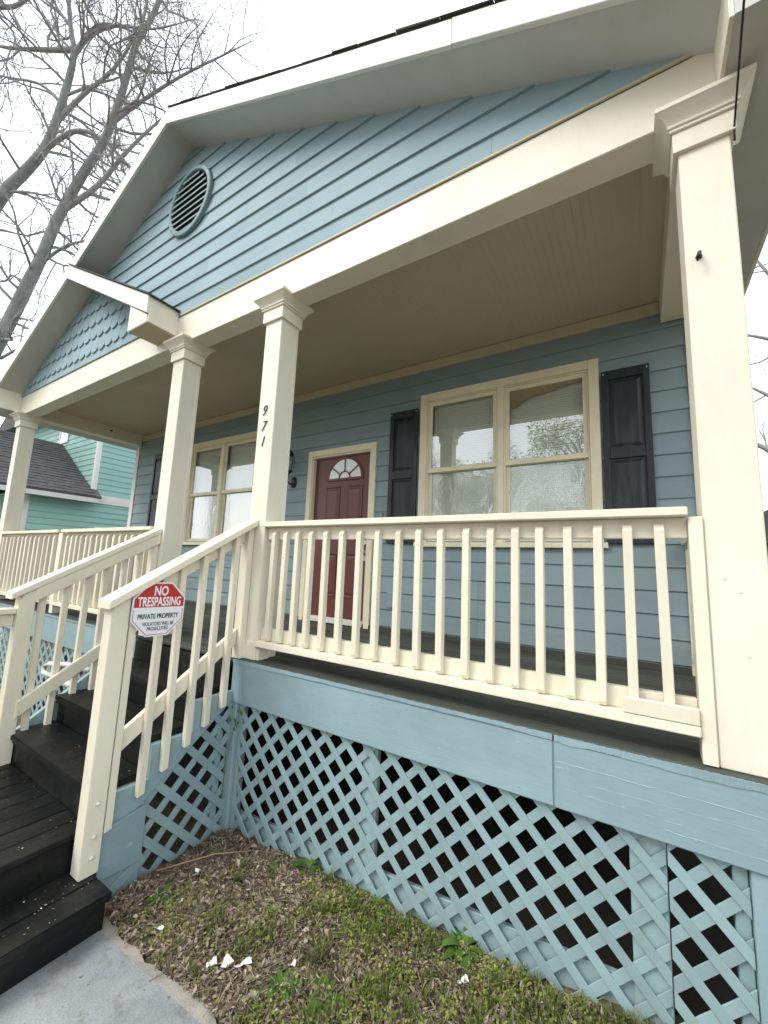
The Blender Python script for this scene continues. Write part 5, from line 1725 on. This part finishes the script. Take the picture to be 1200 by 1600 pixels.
tr_.box(-10.7995, -10.4205, NY1 - 0.03, NY1 - 0.009, 4.68, 4.75)
wo_ = tr_.build('window', M['teal_trim'], th, 0.003)
MB().box(-10.7995, -10.4205, NY1 - 0.022, NY1 - 0.012, 4.1205, 4.6795).build('pane', M['pale_pane'], wo_)
tr_ = MB()
tr_.box(-12.75, -12.68, NY1 - 0.03, NY1 - 0.009, 4.10, 4.80)
tr_.box(-12.15, -12.08, NY1 - 0.03, NY1 - 0.009, 4.10, 4.80)
tr_.box(-12.6795, -12.1505, NY1 - 0.03, NY1 - 0.009, 4.73, 4.80)
tr_.box(-12.6795, -12.1505, NY1 - 0.03, NY1 - 0.009, 4.10, 4.17)
wo_ = tr_.build('window', M['teal_trim'], th, 0.003)
MB().box(-12.6795, -12.1505, NY1 - 0.022, NY1 - 0.012, 4.1705, 4.7295).build('pane', M['glass'], wo_)
tr_ = MB()
tr_.box(NX + 0.011, NX + 0.03, 2.98, 3.9, 1.40, 1.48)
tr_.box(NX + 0.011, NX + 0.03, 2.98, 3.06, 0.3, 1.3995)
tr_.box(NX + 0.011, NX + 0.03, 3.82, 3.9, 0.3, 1.3995)
tr_.box(NX + 0.011, NX + 0.03, 2.98, 3.9, 0.22, 0.2995)
wo_ = tr_.build('window', M['teal_trim'], th, 0.003)
MB().box(NX + 0.011, NX + 0.018, 3.0605, 3.8195, 0.3005, 1.3990).build('pane', M['glass'], wo_)
up_r = MB()
up_r.add([(NX + 0.4, NY1 - 0.4, 5.15), (NX + 0.4, 12.3, 5.15), (-13.5, 12.3, 7.6), (-13.5, NY1 - 0.4, 7.6), (-17.4, NY1 - 0.4, 5.15), (-17.4, 12.3, 5.15),
          (NX + 0.4, NY1 - 0.4, 5.02), (NX + 0.4, 12.3, 5.02), (-17.4, 12.3, 5.02), (-17.4, NY1 - 0.4, 5.02)],
         [(0, 1, 2, 3), (3, 2, 5, 4), (6, 9, 8, 7), (0, 6, 7, 1), (4, 5, 8, 9), (0, 3, 4, 9, 6), (1, 7, 8, 5, 2)])
up_r.build('roof', M['shingle'], th)
MB().box(NX + 0.0, NX + 0.42, NY1 - 0.43, NY1 - 0.40, 4.98, 5.16).build('eave_fascia', M['teal_trim'], th, 0.003)
# dormer on the lower roof
dm = MB()
dm.prism([(-0.55, 2.5), (0.62, 2.5), (0.62, 3.1), (0.03, 3.72), (-0.55, 3.1)], 'x', -12.3, -11.25)
dmo = dm.build('dormer', M['teal_trim'], th, 0.004)
MB().box(-11.248, -11.235, -0.30, 0.36, 2.75, 3.2).build('pane', M['glass'], dmo)
dr_ = MB()
dr_.prism([(0.03, 3.725), (0.74, 2.985), (0.74, 3.04), (0.03, 3.79), (-0.68, 3.04), (-0.68, 2.985)], 'x', -12.6, -11.1)
dr_.build('roof', M['shingle'], dmo)

# grey house far behind on the right
gh = thing('neighbor_house', 'low grey house far off behind the near right column', 'house', (8.5, 24, -1.0))
MB().box(5.6, 13, 23, 30, -1.2, 2.6).build('wall', M['block'], gh)
MB().prism([(5.0, 2.5), (13.6, 2.5), (9.3, 5.0)], 'y', 22.5, 30.5).build('roof', M['dark_shingle'], gh)
w2 = MB().box(6.3, 7.4, 22.97, 22.995, 0.4, 1.9).build('window', M['teal_trim'], gh)
MB().box(6.38, 7.32, 22.96, 22.969, 0.48, 1.82).build('pane', M['glass'], w2)
